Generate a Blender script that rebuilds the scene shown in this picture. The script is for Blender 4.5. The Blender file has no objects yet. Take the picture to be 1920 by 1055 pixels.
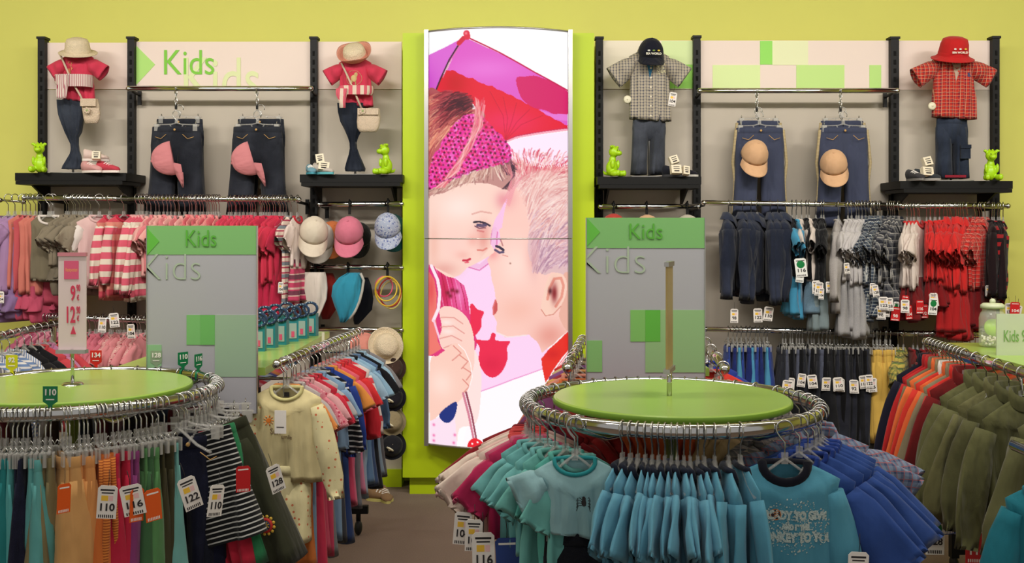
import bpy, bmesh, math, random
import numpy as np
from mathutils import Vector, Matrix
PI = math.pi
SC = bpy.context.scene
COL = SC.collection
rnd = random.Random(7)

# ------------------------------------------------------------------ camera, world, lights
F = 1950.0            # focal length in pixels of a 1920 wide frame
CAMH = 1.55
HOR = 430.0           # picture row of the horizon
cam_d = bpy.data.cameras.new('camera'); cam = bpy.data.objects.new('camera', cam_d); COL.objects.link(cam)
cam.location = (0, 0, CAMH); cam.rotation_euler = (PI/2, 0, 0)
cam_d.sensor_width = 36; cam_d.lens = F/1920*36
cam_d.shift_y = -(527.5-HOR)/1920
cam_d.clip_start = 0.05
SC.camera = cam
SC.view_settings.view_transform = 'Standard'
SC.view_settings.look = 'None'
SC.view_settings.gamma = 1
SC.view_settings.use_curve_mapping = False
SC.view_settings.exposure = 0.0
w = bpy.data.worlds.new('world'); SC.world = w; w.use_nodes = True
w.node_tree.nodes['Background'].inputs[0].default_value = (1.0, 0.96, 0.90, 1)
w.node_tree.nodes['Background'].inputs[1].default_value = 0.42
def area(x, y, z, sx, sy, power, col=(1, .95, .87), rx=0, rz=0):
    d = bpy.data.lights.new('ceiling_lamp', 'AREA'); d.shape = 'RECTANGLE'; d.size = sx; d.size_y = sy
    d.energy = power; d.color = col
    o = bpy.data.objects.new('ceiling_lamp', d); COL.objects.link(o); o.location = (x, y, z); o.rotation_euler = (rx, 0, rz)
    return o
for lx in (-3.7, -1.35, 1.35, 3.7):
    area(lx, 2.9, 3.5, 1.3, .14, 33, rx=math.radians(53)).data.spread = math.radians(140)
for lx in (-2.4, 0, 2.4):
    for ly in (1.2, 3.2):
        area(lx, ly, 3.55, .9, .12, 13, rx=math.radians(24))

def P(px, py, D):
    return Vector(((px-960)/F*D, D, CAMH-(py-HOR)/F*D))

# ------------------------------------------------------------------ materials
def lin(c):
    if isinstance(c, str):
        c = tuple(int(c[i:i+2], 16) for i in (0, 2, 4))
    return tuple(((v/255/12.92) if v/255 <= .04045 else ((v/255+.055)/1.055)**2.4) for v in c[:3]) + (1,)
MC = {}
def mat(name, col, rough=.6, metal=0.0, spec=.4, alpha=1.0, trans=0.0, emit=0.0, bump=0.0, bs=40, noise=0.0, coat=0.0, ns=8):
    key = (name, str(col), rough, metal, alpha, trans, emit, bump, bs, noise, coat)
    if key in MC: return MC[key]
    m = bpy.data.materials.new(name); m.use_nodes = True
    nt = m.node_tree; b = nt.nodes['Principled BSDF']
    b.inputs['Base Color'].default_value = lin(col)
    b.inputs['Roughness'].default_value = rough; b.inputs['Metallic'].default_value = metal
    b.inputs['Specular IOR Level'].default_value = spec
    b.inputs['Alpha'].default_value = alpha; b.inputs['Transmission Weight'].default_value = trans
    b.inputs['Coat Weight'].default_value = coat
    if emit:
        b.inputs['Emission Color'].default_value = lin(col); b.inputs['Emission Strength'].default_value = emit
    if bump or noise:
        tc = nt.nodes.new('ShaderNodeTexCoord')
        n = nt.nodes.new('ShaderNodeTexNoise'); n.inputs['Scale'].default_value = bs if bump else ns; n.inputs['Detail'].default_value = 4
        nt.links.new(tc.outputs['Object'], n.inputs['Vector'])
        if bump:
            bp = nt.nodes.new('ShaderNodeBump'); bp.inputs['Strength'].default_value = bump; bp.inputs['Distance'].default_value = .01
            nt.links.new(n.outputs['Fac'], bp.inputs['Height']); nt.links.new(bp.outputs['Normal'], b.inputs['Normal'])
        if noise:
            n2 = nt.nodes.new('ShaderNodeTexNoise'); n2.inputs['Scale'].default_value = ns; n2.inputs['Detail'].default_value = 5
            nt.links.new(tc.outputs['Object'], n2.inputs['Vector'])
            mx = nt.nodes.new('ShaderNodeMix'); mx.data_type = 'RGBA'
            c = lin(col)
            mx.inputs[6].default_value = tuple(v*(1-noise) for v in c[:3])+(1,)
            mx.inputs[7].default_value = tuple(min(1, v*(1+noise)) for v in c[:3])+(1,)
            nt.links.new(n2.outputs['Fac'], mx.inputs[0]); nt.links.new(mx.outputs[2], b.inputs['Base Color'])
    MC[key] = m
    return m

def fab(col, kind='plain', c2=None, c3=None, f=40.0, ratio=.5, wr=.6, f2=None):
    """woven / knitted cloth: plain, denim, stripe (level), vstripe, plaid, dots, floral, heather"""
    key = ('fab', str(col), kind, str(c2), str(c3), f, ratio, wr, f2)
    if key in MC: return MC[key]
    m = bpy.data.materials.new(kind+'_cloth'); m.use_nodes = True
    nt = m.node_tree; N = nt.nodes; L = nt.links; b = N['Principled BSDF']
    b.inputs['Roughness'].default_value = .92; b.inputs['Specular IOR Level'].default_value = .15
    b.inputs['Sheen Weight'].default_value = .12
    tc = N.new('ShaderNodeTexCoord'); sx = N.new('ShaderNodeSeparateXYZ'); L.new(tc.outputs['Object'], sx.inputs[0])
    def math_(op, a, bb=None, cc=None):
        q = N.new('ShaderNodeMath'); q.operation = op
        for i, v in enumerate((a, bb, cc)):
            if v is None: continue
            if isinstance(v, (int, float)): q.inputs[i].default_value = v
            else: L.new(v, q.inputs[i])
        return q.outputs[0]
    def mix(fac, a, bb):
        q = N.new('ShaderNodeMix'); q.data_type = 'RGBA'
        for i, v in ((0, fac), (6, a), (7, bb)):
            if isinstance(v, (int, float)): q.inputs[i].default_value = v
            elif isinstance(v, tuple): q.inputs[i].default_value = v
            else: L.new(v, q.inputs[i])
        return q.outputs[2]
    def noise(s, d=3):
        q = N.new('ShaderNodeTexNoise'); q.inputs['Scale'].default_value = s; q.inputs['Detail'].default_value = d
        L.new(tc.outputs['Object'], q.inputs['Vector']); return q.outputs['Fac']
    def dull(c):
        c = lin(c); g = .3*c[0]+.6*c[1]+.1*c[2]; return tuple((v*.92+g*.08)*.9 for v in c[:3])+(1,)
    A = dull(col); B = dull(c2) if c2 else A; Cc = dull(c3) if c3 else A
    xy = sx.outputs[0] if f2 else math_('ADD', sx.outputs[0], sx.outputs[1])
    z = math_('ADD', sx.outputs[2], 10.0)
    out = None
    if kind == 'stripe':
        out = mix(math_('GREATER_THAN', math_('FRACT', math_('MULTIPLY', z, f)), ratio), A, B)
    elif kind == 'vstripe':
        out = mix(math_('GREATER_THAN', math_('FRACT', math_('MULTIPLY', math_('ADD', xy, 10.0), f)), ratio), A, B)
    elif kind == 'multi':
        a = mix(math_('GREATER_THAN', math_('FRACT', math_('MULTIPLY', z, f)), .7), A, B)
        out = mix(math_('GREATER_THAN', math_('FRACT', math_('MULTIPLY', z, f*.43)), .72), a, Cc)
    elif kind == 'plaid':
        xx = math_('ADD', xy, 10.0)
        h = math_('GREATER_THAN', math_('FRACT', math_('MULTIPLY', z, f)), .62)
        v = math_('GREATER_THAN', math_('FRACT', math_('MULTIPLY', xx, f)), .62)
        s = math_('MULTIPLY', math_('ADD', h, v), .5)
        a = mix(s, A, B)
        h2 = math_('GREATER_THAN', math_('FRACT', math_('MULTIPLY', z, f*1.0)), .9)
        v2 = math_('LESS_THAN', math_('FRACT', math_('MULTIPLY', xx, f*1.0)), .1)
        out = mix(math_('MULTIPLY', math_('MAXIMUM', h2, v2), .85), a, Cc)
    elif kind in ('dots', 'floral'):
        vo = N.new('ShaderNodeTexVoronoi'); vo.inputs['Scale'].default_value = f
        vo.inputs['Randomness'].default_value = .35 if kind == 'dots' else 1.0
        L.new(tc.outputs['Object'], vo.inputs['Vector'])
        out = mix(math_('LESS_THAN', vo.outputs['Distance'], ratio), A, B)
        if kind == 'floral':
            vo2 = N.new('ShaderNodeTexVoronoi'); vo2.inputs['Scale'].default_value = f*1.7
            L.new(tc.outputs['Object'], vo2.inputs['Vector'])
            out = mix(math_('LESS_THAN', vo2.outputs['Distance'], ratio*.8), out, Cc)
    elif kind == 'denim':
        cb = tuple(min(1, v*2.2+.010) for v in A[:3])+(1,)
        q = N.new('ShaderNodeMapRange'); q.inputs[1].default_value = .42; q.inputs[2].default_value = .8
        L.new(noise(7, 6), q.inputs[0]); out = mix(q.outputs[0], A, cb)
        q2 = N.new('ShaderNodeMapRange'); q2.inputs[1].default_value = .5; q2.inputs[2].default_value = .75; q2.inputs[4].default_value = .35
        L.new(noise(380, 2), q2.inputs[0]); out = mix(q2.outputs[0], out, cb)
    elif kind == 'heather':
        out = mix(noise(160, 4), A, B)
    if out is None:
        out = mix(noise(14, 4), tuple(v*.93 for v in A[:3])+(1,), tuple(min(1, v*1.05) for v in A[:3])+(1,))
    L.new(out, b.inputs['Base Color'])
    bp = N.new('ShaderNodeBump'); bp.inputs['Strength'].default_value = wr; bp.inputs['Distance'].default_value = .02
    mp = N.new('ShaderNodeMapping'); mp.inputs['Scale'].default_value = (1, 1, .28); mp.inputs['Rotation'].default_value = (0, .12, 0); L.new(tc.outputs['Object'], mp.inputs['Vector'])
    nz = N.new('ShaderNodeTexNoise'); nz.inputs['Scale'].default_value = 19; nz.inputs['Detail'].default_value = 2; L.new(mp.outputs[0], nz.inputs['Vector'])
    hs = math_('ADD', nz.outputs['Fac'], math_('MULTIPLY', noise(260, 2), .02))
    L.new(hs, bp.inputs['Height']); L.new(bp.outputs['Normal'], b.inputs['Normal'])
    MC[key] = m
    return m

M_chrome = mat('chrome', (205, 205, 205), .12, 1.0)
M_steel = mat('steel_wire', (190, 190, 188), .25, 1.0)
M_black = mat('black_metal', (9, 8, 8), .5, .0, .25)
M_hole = mat('slot_dark', (4, 4, 4), .9)
M_plast = mat('clear_plastic', (206, 204, 200), .1, 0, .9, alpha=.3)
M_plastw = mat('milky_plastic', (206, 204, 198), .2, 0, .6, alpha=.42)
M_white = mat('white_card', (236, 230, 224), .6)
M_cream = mat('cream_plastic', (228, 222, 196), .4)
M_ink = mat('dark_ink', (40, 36, 38), .7)
M_rubber = mat('black_rubber', (18, 18, 18), .6)
M_wallg = mat('green_wall_paint', (212, 211, 108), .75, noise=.02, bump=.02, bs=300)
M_colg = mat('lime_column_paint', (184, 208, 14), .45, noise=.02)
M_top = mat('green_table_laminate', (156, 188, 88), .22, 0, .3, noise=.03)
M_topedge = mat('green_table_edge', (120, 160, 50), .4)
M_panel = mat('grey_back_panel', (192, 182, 168), .7, noise=.03, bump=.03, bs=250)
M_head = mat('header_panel_white', (236, 218, 208), .6, noise=.01)
M_fig = mat('lime_vinyl', (168, 214, 22), .38, 0, .5)
M_alu = mat('brushed_aluminium', (190, 188, 184), .3, .9)

# ------------------------------------------------------------------ mesh builder
class MB:
    def __init__(s): s.v = []; s.f = []; s.m = []; s.s = []
    def add(s, vs, fs, mi=0, sm=False):
        o = len(s.v); s.v += [tuple(p) for p in vs]
        for f in fs: s.f.append(tuple(i+o for i in f)); s.m.append(mi); s.s.append(sm)
        return s
    def box(s, c, d, mi=0, rz=0, ry=0, rx=0, bev=0):
        hx, hy, hz = d[0]/2, d[1]/2, d[2]/2
        R = Matrix.Rotation(rz, 3, 'Z') @ Matrix.Rotation(ry, 3, 'Y') @ Matrix.Rotation(rx, 3, 'X')
        c = Vector(c)
        vs = [c + R @ Vector((x*hx, y*hy, z*hz)) for z in (-1, 1) for x, y in ((-1, -1), (1, -1), (1, 1), (-1, 1))]
        return s.add(vs, [(3, 2, 1, 0), (4, 5, 6, 7), (0, 1, 5, 4), (1, 2, 6, 5), (2, 3, 7, 6), (3, 0, 4, 7)], mi)
    def loft(s, rings, mi=0, c0=False, c1=False, closed=True, sm=True):
        n = len(rings[0]); vs = [p for r in rings for p in r]; fs = []
        for i in range(len(rings)-1):
            for j in range(n if closed else n-1):
                k = (j+1) % n
                fs.append((i*n+j, (i+1)*n+j, (i+1)*n+k, i*n+k))
        if c0: fs.append(tuple(range(n)))
        if c1: fs.append(tuple(reversed(range((len(rings)-1)*n, len(rings)*n))))
        return s.add(vs, fs, mi, sm)
    def tube(s, pts, r, n=6, mi=0, closed=False, caps=True, rz=None):
        pts = [Vector(p) for p in pts]; rings = []
        m = len(pts); up = Vector((0, 0, 1))
        prev = None
        for i, p in enumerate(pts):
            if closed: t = pts[(i+1) % m]-pts[i-1]
            else: t = pts[min(i+1, m-1)]-pts[max(i-1, 0)]
            t = t.normalized() if t.length > 1e-9 else Vector((0, 0, 1))
            if prev is None:
                a = up if abs(t.z) < .95 else Vector((1, 0, 0))
                u = t.cross(a).normalized()
            else:
                u = (prev - t*prev.dot(t)).normalized()
            prev = u; v = t.cross(u).normalized()
            rr = r[i] if isinstance(r, (list, tuple)) else r
            r2 = rr if rz is None else rz
            rings.append([p + u*math.cos(2*PI*k/n)*rr + v*math.sin(2*PI*k/n)*r2 for k in range(n)])
        if closed: rings.append(rings[0])
        return s.loft(rings, mi, caps and not closed, caps and not closed)
    def lathe(s, prof, n=24, mi=0, c=(0, 0, 0), caps=False):
        c = Vector(c)
        rings = [[c+Vector((r*math.cos(2*PI*k/n), r*math.sin(2*PI*k/n), z)) for k in range(n)] for r, z in prof]
        return s.loft(rings, mi, caps, caps)
    def ball(s, c, r, mi=0, n=12, m=8, R=None):
        if isinstance(r, (int, float)): r = (r, r, r)
        c = Vector(c); rings = []
        for i in range(m+1):
            a = -PI/2+PI*i/m
            ring = []
            for k in range(n):
                p = Vector((r[0]*math.cos(a)*math.cos(2*PI*k/n), r[1]*math.cos(a)*math.sin(2*PI*k/n), r[2]*math.sin(a)))
                if R: p = R @ p
                ring.append(c+p)
            rings.append(ring)
        return s.loft(rings, mi)
    def prism(s, poly, y0, y1, mi=0):
        """poly in x,z ; extruded between y0 (front) and y1"""
        n = len(poly)
        vs = [(x, y0, z) for x, z in poly]+[(x, y1, z) for x, z in poly]
        fs = [tuple(range(n)), tuple(reversed(range(n, 2*n)))]+[((i+1) % n, i, i+n, (i+1) % n+n) for i in range(n)]
        return s.add(vs, fs, mi)
    def mesh(s, name, mats):
        me = bpy.data.meshes.new(name); me.from_pydata(s.v, [], s.f)
        if not isinstance(mats, (list, tuple)): mats = [mats]
        for m in mats: me.materials.append(m)
        me.polygons.foreach_set('material_index', s.m); me.polygons.foreach_set('use_smooth', s.s)
        me.update()
        return me

def link(name, me, parent=None, loc=None, rz=0):
    o = bpy.data.objects.new(name, me); COL.objects.link(o)
    if parent: o.parent = parent
    if loc is not None: o.location = loc
    if rz: o.rotation_euler.z = rz
    return o
NLAB = {}
def tag(o, label, cat, group=None):
    for a_, b_ in ((' on the ', ' on '), (' of the ', ' of '), (' the ', ' '), (' with ', ', '), (' a ', ' ')):
        if len(label.split()) > 16: label = label.replace(a_, b_)
    o['label'] = label; o['category'] = cat
    if group: o['group'] = group
    NLAB.setdefault(label, []).append(o)
    n = len(label.split())
    if n > 16 or n < 4: print('LABEL LENGTH', n, label)
    return o
def struct(name, mb, m):
    o = link(name, mb.mesh(name, m)); o['kind'] = 'structure'; return o
def thing(name, label, cat, loc=(0, 0, 0), rz=0, group=None):
    o = link(name, None, None, loc, rz); return tag(o, label, cat, group)
def part(name, mb, m, parent, label=None):
    o = link(name, mb.mesh(name, m) if isinstance(mb, MB) else mb, parent)
    if label: o['label'] = label
    return o
def solo(name, mb, m, label, cat, loc=(0, 0, 0), rz=0, group=None):
    o = link(name, mb.mesh(name, m) if isinstance(mb, MB) else mb, None, loc, rz)
    return tag(o, label, cat, group)

# text as mesh, standing in the x/z plane and facing -y, centred on its origin
TX = {}
def text_mesh(s, size, m, bold=0.0, ext=.0006, sx=1.0, align='CENTER'):
    key = (s, round(size, 5), m.name, bold, sx, align)
    if key in TX: return TX[key]
    cu = bpy.data.curves.new('t', 'FONT'); cu.body = s; cu.size = size; cu.align_x = align; cu.align_y = 'CENTER' if align == 'CENTER' else 'BOTTOM_BASELINE'
    cu.extrude = ext; cu.offset = bold; cu.resolution_u = 4
    o = bpy.data.objects.new('t', cu)
    me = bpy.data.meshes.new_from_object(o)
    me.transform(Matrix.Diagonal((sx, 1, 1, 1))); me.transform(Matrix.Rotation(PI/2, 4, 'X'))
    me.materials.clear(); me.materials.append(m); me.name = 'lettering'
    bpy.data.objects.remove(o); bpy.data.curves.remove(cu)
    TX[key] = me
    return me
def fit_text(name, s, m, parent, x0, x1, z0, z1, y, bold=0.0, clip=None, cap=True):
    """text whose box is x0..x1, z0..z1 in the parent's space"""
    me = text_mesh(s, .1, m, bold*.1).copy()
    me.transform(Matrix.Identity(4))
    co = np.empty(len(me.vertices)*3); me.vertices.foreach_get('co', co); co = co.reshape(-1, 3)
    a = co.min(0); bb = co.max(0)
    co[:, 0] = x0+(co[:, 0]-a[0])/(bb[0]-a[0])*(x1-x0); co[:, 2] = z0+(co[:, 2]-a[2])/(bb[2]-a[2])*(z1-z0); co[:, 1] += y
    me.vertices.foreach_set('co', co.ravel()); me.update()
    if clip:
        bm = bmesh.new(); bm.from_mesh(me)
        for pc, pn in clip:
            bmesh.ops.bisect_plane(bm, geom=bm.verts[:]+bm.edges[:]+bm.faces[:], plane_co=pc, plane_no=pn, clear_outer=True)
        bm.to_mesh(me); bm.free()
    return part(name, me, None, parent)

# ------------------------------------------------------------------ garment meshes (origin = the rail under the hook)
def sgn(v): return -1 if v < 0 else 1
def top_parts(m, w=.15, L=.36, t=.03, sl=.12, sa=38, sw=.05, neck=.05, flare=1.04, fold=.006, drop=.1, collar='rib', cm=None,
              seed=0, bend=0, dip=.03, slope=.36, trim=None, opening=None, lower=None, lowerL=.3, arm_y=0.0, ragged=0.0, sm=None, crib=.0075):
    """shirt, sweater or jacket on a hanger: list of (part name, mesh)"""
    r = random.Random(seed*31+5); N = 36; z0 = -drop; cm = cm or m
    ph = r.uniform(0, 6); k1 = r.choice((2, 3, 3)); k2 = r.choice((4, 5)); sway = r.uniform(-.012, .012)
    def fx(c, e=.8): return sgn(c)*abs(c)**e
    rings = []
    ths = [2*PI*j/N for j in range(N)]
    shz = lambda c: z0-slope*(w-neck)*abs(fx(c))-.085*(1-abs(fx(c)))
    nz = lambda c, s: z0+.006-(dip*(-s) if s < 0 else -.004)*(1)
    for q in (0, .35, .7, 1.0):
        ring = []
        for th in ths:
            c, s = math.cos(th), math.sin(th)
            x = (neck*(1-q)+w*q)*fx(c, 1-.2*q)
            y = (t*.55*(1-q)+t*q)*fx(s, 1.05)
            zz = nz(c, s)*(1-q)+shz(c)*q
            zz += .35*slope*(w-neck)*(1-q)*q*abs(c)*.6
            ring.append(Vector((x, y, zz)))
        rings.append(ring)
    nb = 11
    for i in range(1, nb+1):
        v = i/nb; ring = []
        zf = z0-.1-v*(L-.1)
        wf = w*(1-.06*math.sin(min(1, v*2)*PI) if v < .5 else 1)*(1+(flare-1)*v)
        for th in ths:
            c, s = math.cos(th), math.sin(th)
            x = wf*fx(c)+sway*v
            g = fold*(.2+1.2*v)
            dy = g*(1.6*abs(math.sin(k1*PI*.5*x/w+ph+v*1.2))-.8)+g*.7*math.sin(k2*PI*x/w+ph*2-v*2)+.35*g*math.sin(11*x/w+ph*3+v*3)
            y = t*(1-.2*v)*fx(s, 1.05)*(1+.3*math.sin(k2*PI*x/w+ph))+dy
            b = min(1, v*2.6)
            zz = shz(c)*(1-b)+zf*b + .008*v*math.sin(2*c+ph) + (ragged*math.sin(9*th) if i == nb else 0)
            ring.append(Vector((x, y, zz)))
        rings.append(ring)
    hem = [Vector((p.x*.96, p.y*.8, p.z+.012)) for p in rings[-1]]
    rings.append(hem)
    mb = MB(); mb.loft(rings)
    mats = [m]
    if opening:    # front placket with buttons
        bmd = MB()
        zz = z0-dip
        while zz > z0-L+.03:
            bmd.ball((0, -t*1.35-.004, zz-.02), (.006, .003, .006), 0, 8, 5); zz -= .055
    parts = [('body', mb.mesh('body', mats))]
    if opening:
        parts.append(('buttons', bmd.mesh('buttons', mat('button', opening, .4))))
    if sl > 0:
        for sd in (-1, 1):
            sb = MB(); rg = []
            ang = math.radians(sa+r.uniform(-5, 5)); p = Vector((sd*(w-.03), arm_y*.2, z0-slope*(w-neck)-sw*.7)); n = 9
            yl = r.uniform(-.012, .012)+arm_y
            for i in range(n+1):
                v = i/n; a = ang*(1-bend*v)
                d = Vector((sd*math.sin(a), yl*1.2, -math.cos(a)))
                if i: p = p+d*(sl+.03)/n
                u = Vector((sd*math.cos(a), 0, math.sin(a)))
                hw = sw*(1.05-.12*v if sl > .2 else .95+.3*v)*(1 if i < n else .99)
                hw = hw*(.75+.25*min(1, v*4)) if i < 3 else hw
                ty = t*(.95-.3*v if sl < .2 else .85-.15*v)*(1+.22*math.sin(v*9+ph))
                if sl > .2 and v > .88: hw *= .8
                ring = []
                for k in range(16):
                    th = 2*PI*k/16; c, s = math.cos(th), math.sin(th)
                    ring.append(p+u*hw*fx(c, .95)+Vector((0, ty*fx(s, 1.1)+fold*1.1*math.sin(4*c+ph+4*v), 0))+Vector((0, 0, (ragged*1.4*math.sin(5*th) if i == n else 0))))
                rg.append(ring)
            ct = sum(rg[-1], Vector())/16
            rg.append([ct+(q-ct)*.96-d*.012 for q in rg[-1]])
            sb.loft(rg, 0, True, False)
            parts.append(('sleeve', sb.mesh('sleeve', sm or m)))
    if collar in ('rib', 'thin'):
        cb = MB(); pts = [Vector((neck*1.0*math.cos(th), t*.58*fx(math.sin(th), .8), nz(0, math.sin(th)))) for th in [2*PI*j/24 for j in range(24)]]
        cb.tube(pts, crib if collar == 'rib' else .004, 8, closed=True, rz=(crib*.6 if crib > .01 else None))
        parts.append(('collar', cb.mesh('collar', cm)))
    elif collar == 'polo':
        cb = MB(); rr = []
        for q, (sx_, sy_, dz) in enumerate(((1.0, .62, -.004), (1.02, .66, .024), (1.12, .8, .028), (1.5, 1.25, -.014))):
            rr.append([Vector((neck*sx_*math.cos(th), t*sy_*fx(math.sin(th), .8)-.002*q, nz(0, math.sin(th))*1+dz-(.018 if (q == 3 and math.sin(th) < -.6) else 0))) for th in [2*PI*(j+.5)/24-PI/2+.0 for j in range(24)]])
        cb.loft(rr)
        parts.append(('collar', cb.mesh('collar', cm)))
    elif collar == 'stand':
        cb = MB(); rr = []
        for q, (sx_, sy_, dz) in enumerate(((1.08, .75, -.006), (1.1, .85, .02), (.98, .8, .045), (.85, .6, .042), (.9, .6, .0))):
            rr.append([Vector((neck*sx_*math.cos(th), t*sy_*fx(math.sin(th), .8), nz(0, math.sin(th))*1+dz)) for th in [2*PI*j/20 for j in range(20)]])
        cb.loft(rr)
        parts.append(('collar', cb.mesh('collar', cm)))
    elif collar == 'hood':
        cb = MB(); cb.ball((0, t*.9, z0-.02), (neck*1.25, t*.9, .055), 0, 14, 8)
        parts.append(('hood', cb.mesh('hood', cm)))
    if lower:
        for nm, me in bottom_parts(lower, w=w*.8, L=lowerL, t=t*.8, drop=drop+L-.05, seed=seed+3, band=False): parts.append((nm, me))
    return parts

def bottom_parts(m, w=.13, L=.5, t=.025, drop=.1, flare=1.0, seed=0, spread=.15, skirt=False, band=True, bm_=None, crotch=.19, twist=0, splay=.75, piping=None, pockets=False, fold=.006, legw=.49, lmix=0):
    r = random.Random(seed*17+3); z0 = -drop; N = 28; ph = r.uniform(0, 6); parts = []
    def fx(c, e=.75): return sgn(c)*abs(c)**e
    def ring(cx, hw, ty, z, v, n=N):
        o = []
        for k in range(n):
            th = 2*PI*k/n; c, s = math.cos(th), math.sin(th)
            x = hw*fx(c)
            o.append(Vector((cx+x, ty*fx(s, .8)*(1+.3*math.sin(4*c+ph+3*v))+fold*(.3+v)*math.sin(3*PI*x/w+ph+v*2), z)))
        return o
    mb = MB()
    if skirt:
        rg = [ring(0, w*(1+(flare-1)*i/9), t*(1+.5*i/9), z0-L*i/9, i/9) for i in range(10)]
        mb.loft(rg); parts.append(('skirt_body', mb.mesh('skirt_body', m)))
    else:
        rg = [ring(0, w*(1, 1.04, 1.07, 1.06, 1.0)[i], t*(.8, 1.0, 1.12, 1.1, .8)[i], z0-crotch*i/4, i/4*.3) for i in range(5)]; rg.append([Vector((p.x*.9, p.y*.55, p.z-.012)) for p in rg[-1]])
        mb.loft(rg, 0, False, True); parts.append(('seat', mb.mesh('seat', m)))
        for sd in (-1, 1):
            lb = MB(); rg = []; n = 9; off = r.uniform(-.01, .01)
            for i in range(n+1):
                v = i/n; zz = z0-crotch*.3-(L-crotch*.3)*v
                hw = w*legw*(1.06+(flare-1)*v-.04*math.sin(v*PI))
                cx = sd*(w*(.535+spread*v*(.4+.6*v)))+off*v
                rg.append(ring(cx, hw, t*(.7+.5*min(1, v*4)+splay*v), zz, v+sd*.3, 18))
            rg.append([Vector((p.x*.0+cx+(p.x-cx)*.9, p.y*.8, p.z+.01)) for p in rg[-1]])
            lb.loft(rg, 0, True, False); parts.append(('leg', lb.mesh('leg', m)))
            if piping:
                pb = MB()
                pb.tube([Vector((sd*(abs(cx_))+0, -.004, z_)) for cx_, z_ in [(w*1.02+w*.14*i/3, z0-crotch*i/3) for i in range(4)]+[(w*(.535+spread*1.0*v*(.4+.6*v))+w*legw*(1.06+(flare-1)*v)-.002, z0-crotch-(L-crotch)*v) for v in (.3, .5, .7, .85, 1)]], .009, 6)
                parts.append(('side_piping', pb.mesh('side_piping', piping)))
    if band:
        bb = MB(); bb.loft([ring(0, w*.99, t*.8, z0+.012, 0), ring(0, w*1.01, t*.95, z0+.008, 0), ring(0, w*1.02, t*1.0, z0-.02, 0), ring(0, w*1.0, t*.8, z0-.024, 0)])
        parts.append(('waistband', bb.mesh('waistband', bm_ or m)))
    if pockets:
        pb = MB()
        for sd in (-1, 1):
            x = sd*w*.55
            pb.tube([(x-sd*.03, -t*1.45-.004, z0-.035), (x, -t*1.5-.005, z0-.062), (x+sd*.035, -t*1.3-.004, z0-.05)], .0018, 5)
        pb.ball((0, -t*1.4, z0-.008), (.007, .004, .007))
        parts.append(('stitching', pb.mesh('stitching', mat('copper_stitch', (190, 150, 90), .5))))
    return parts

def hanger_mesh(kind='top', w=.15, drop=.1, slope=.36, black=False):
    mb = MB(); r = .0225
    a = [(-r*math.sin(q)*1.0, 0, r*math.cos(q)) for q in [PI*(-.62)+PI*1.1*i/9 for i in range(10)]]
    a = [(x, y, z) for x, y, z in a]
    tail = [(-r*.93, 0, -.010), (-r*.45, 0, -.026), (0, 0, -.036), (0, 0, -drop+.025)]
    # hook: up over the rail and down into the stem
    pts = [(r*math.sin(q), 0, r*math.cos(q)) for q in [math.radians(115)-math.radians(230)*i/11 for i in range(12)]]
    pts += [(-r*.55, 0, -.022), (0, 0, -.036), (0, 0, -drop+.02)]
    mb.tube(pts, .0025, 6, 1)
    if kind == 'top':
        mb.box((0, 0, -drop+.022), (.018, .008, .03), 0)
        prof = [(-w*.88, -drop-slope*(w-.05)-.02), (-w*.5, -drop-slope*(w*.5-.04)-.018), (-.03, -drop+.0), (0, -drop+.022), (.03, -drop+.0), (w*.5, -drop-slope*(w*.5-.04)-.018), (w*.88, -drop-slope*(w-.05)-.02)]
        mb.tube([(x, 0, z) for x, z in prof], .0075, 6, 0, rz=.004)
        mb.tube([(-.05, 0, -drop-.002), (-.035, 0, -drop-.03), (0, 0, -drop-.036), (.035, 0, -drop-.03), (.05, 0, -drop-.002)], .0045, 6, 0)
    else:
        mb.box((0, 0, -drop+.045), (.018, .008, .03), 0)
        mb.tube([(-w*.95, 0, -drop+.022), (-.03, 0, -drop+.026), (0, 0, -drop+.035), (.03, 0, -drop+.026), (w*.95, 0, -drop+.022)], .006, 6, 0, rz=.004)
        mb.tube([(-.04, 0, -drop+.026), (-.025, 0, -drop+.002), (.025, 0, -drop+.002), (.04, 0, -drop+.026)], .004, 6, 0)
        for sd in (-1, 1):
            mb.box((sd*w*.8, -.012, -drop+.006), (.026, .006, .04), 2)
            mb.box((sd*w*.8, .012, -drop+.006), (.026, .006, .04), 2)
            mb.tube([(sd*w*.8, -.008, -drop+.03), (sd*w*.8, 0, -drop+.042), (sd*w*.8, .008, -drop+.03)], .002, 5, 1)
    return mb
HM = {}
def hanger(kind, w, drop, loc, rz, label, group, rx=0):
    k = (kind, round(w, 2), round(drop, 3))
    if k not in HM: HM[k] = hanger_mesh(kind, w, drop).mesh('hanger', [M_plast, M_steel, M_plastw])
    o = link('clothes_hanger' if kind == 'top' else 'clip_hanger', HM[k], None, loc, rz)
    return tag(o, label, 'hanger', group)

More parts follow.
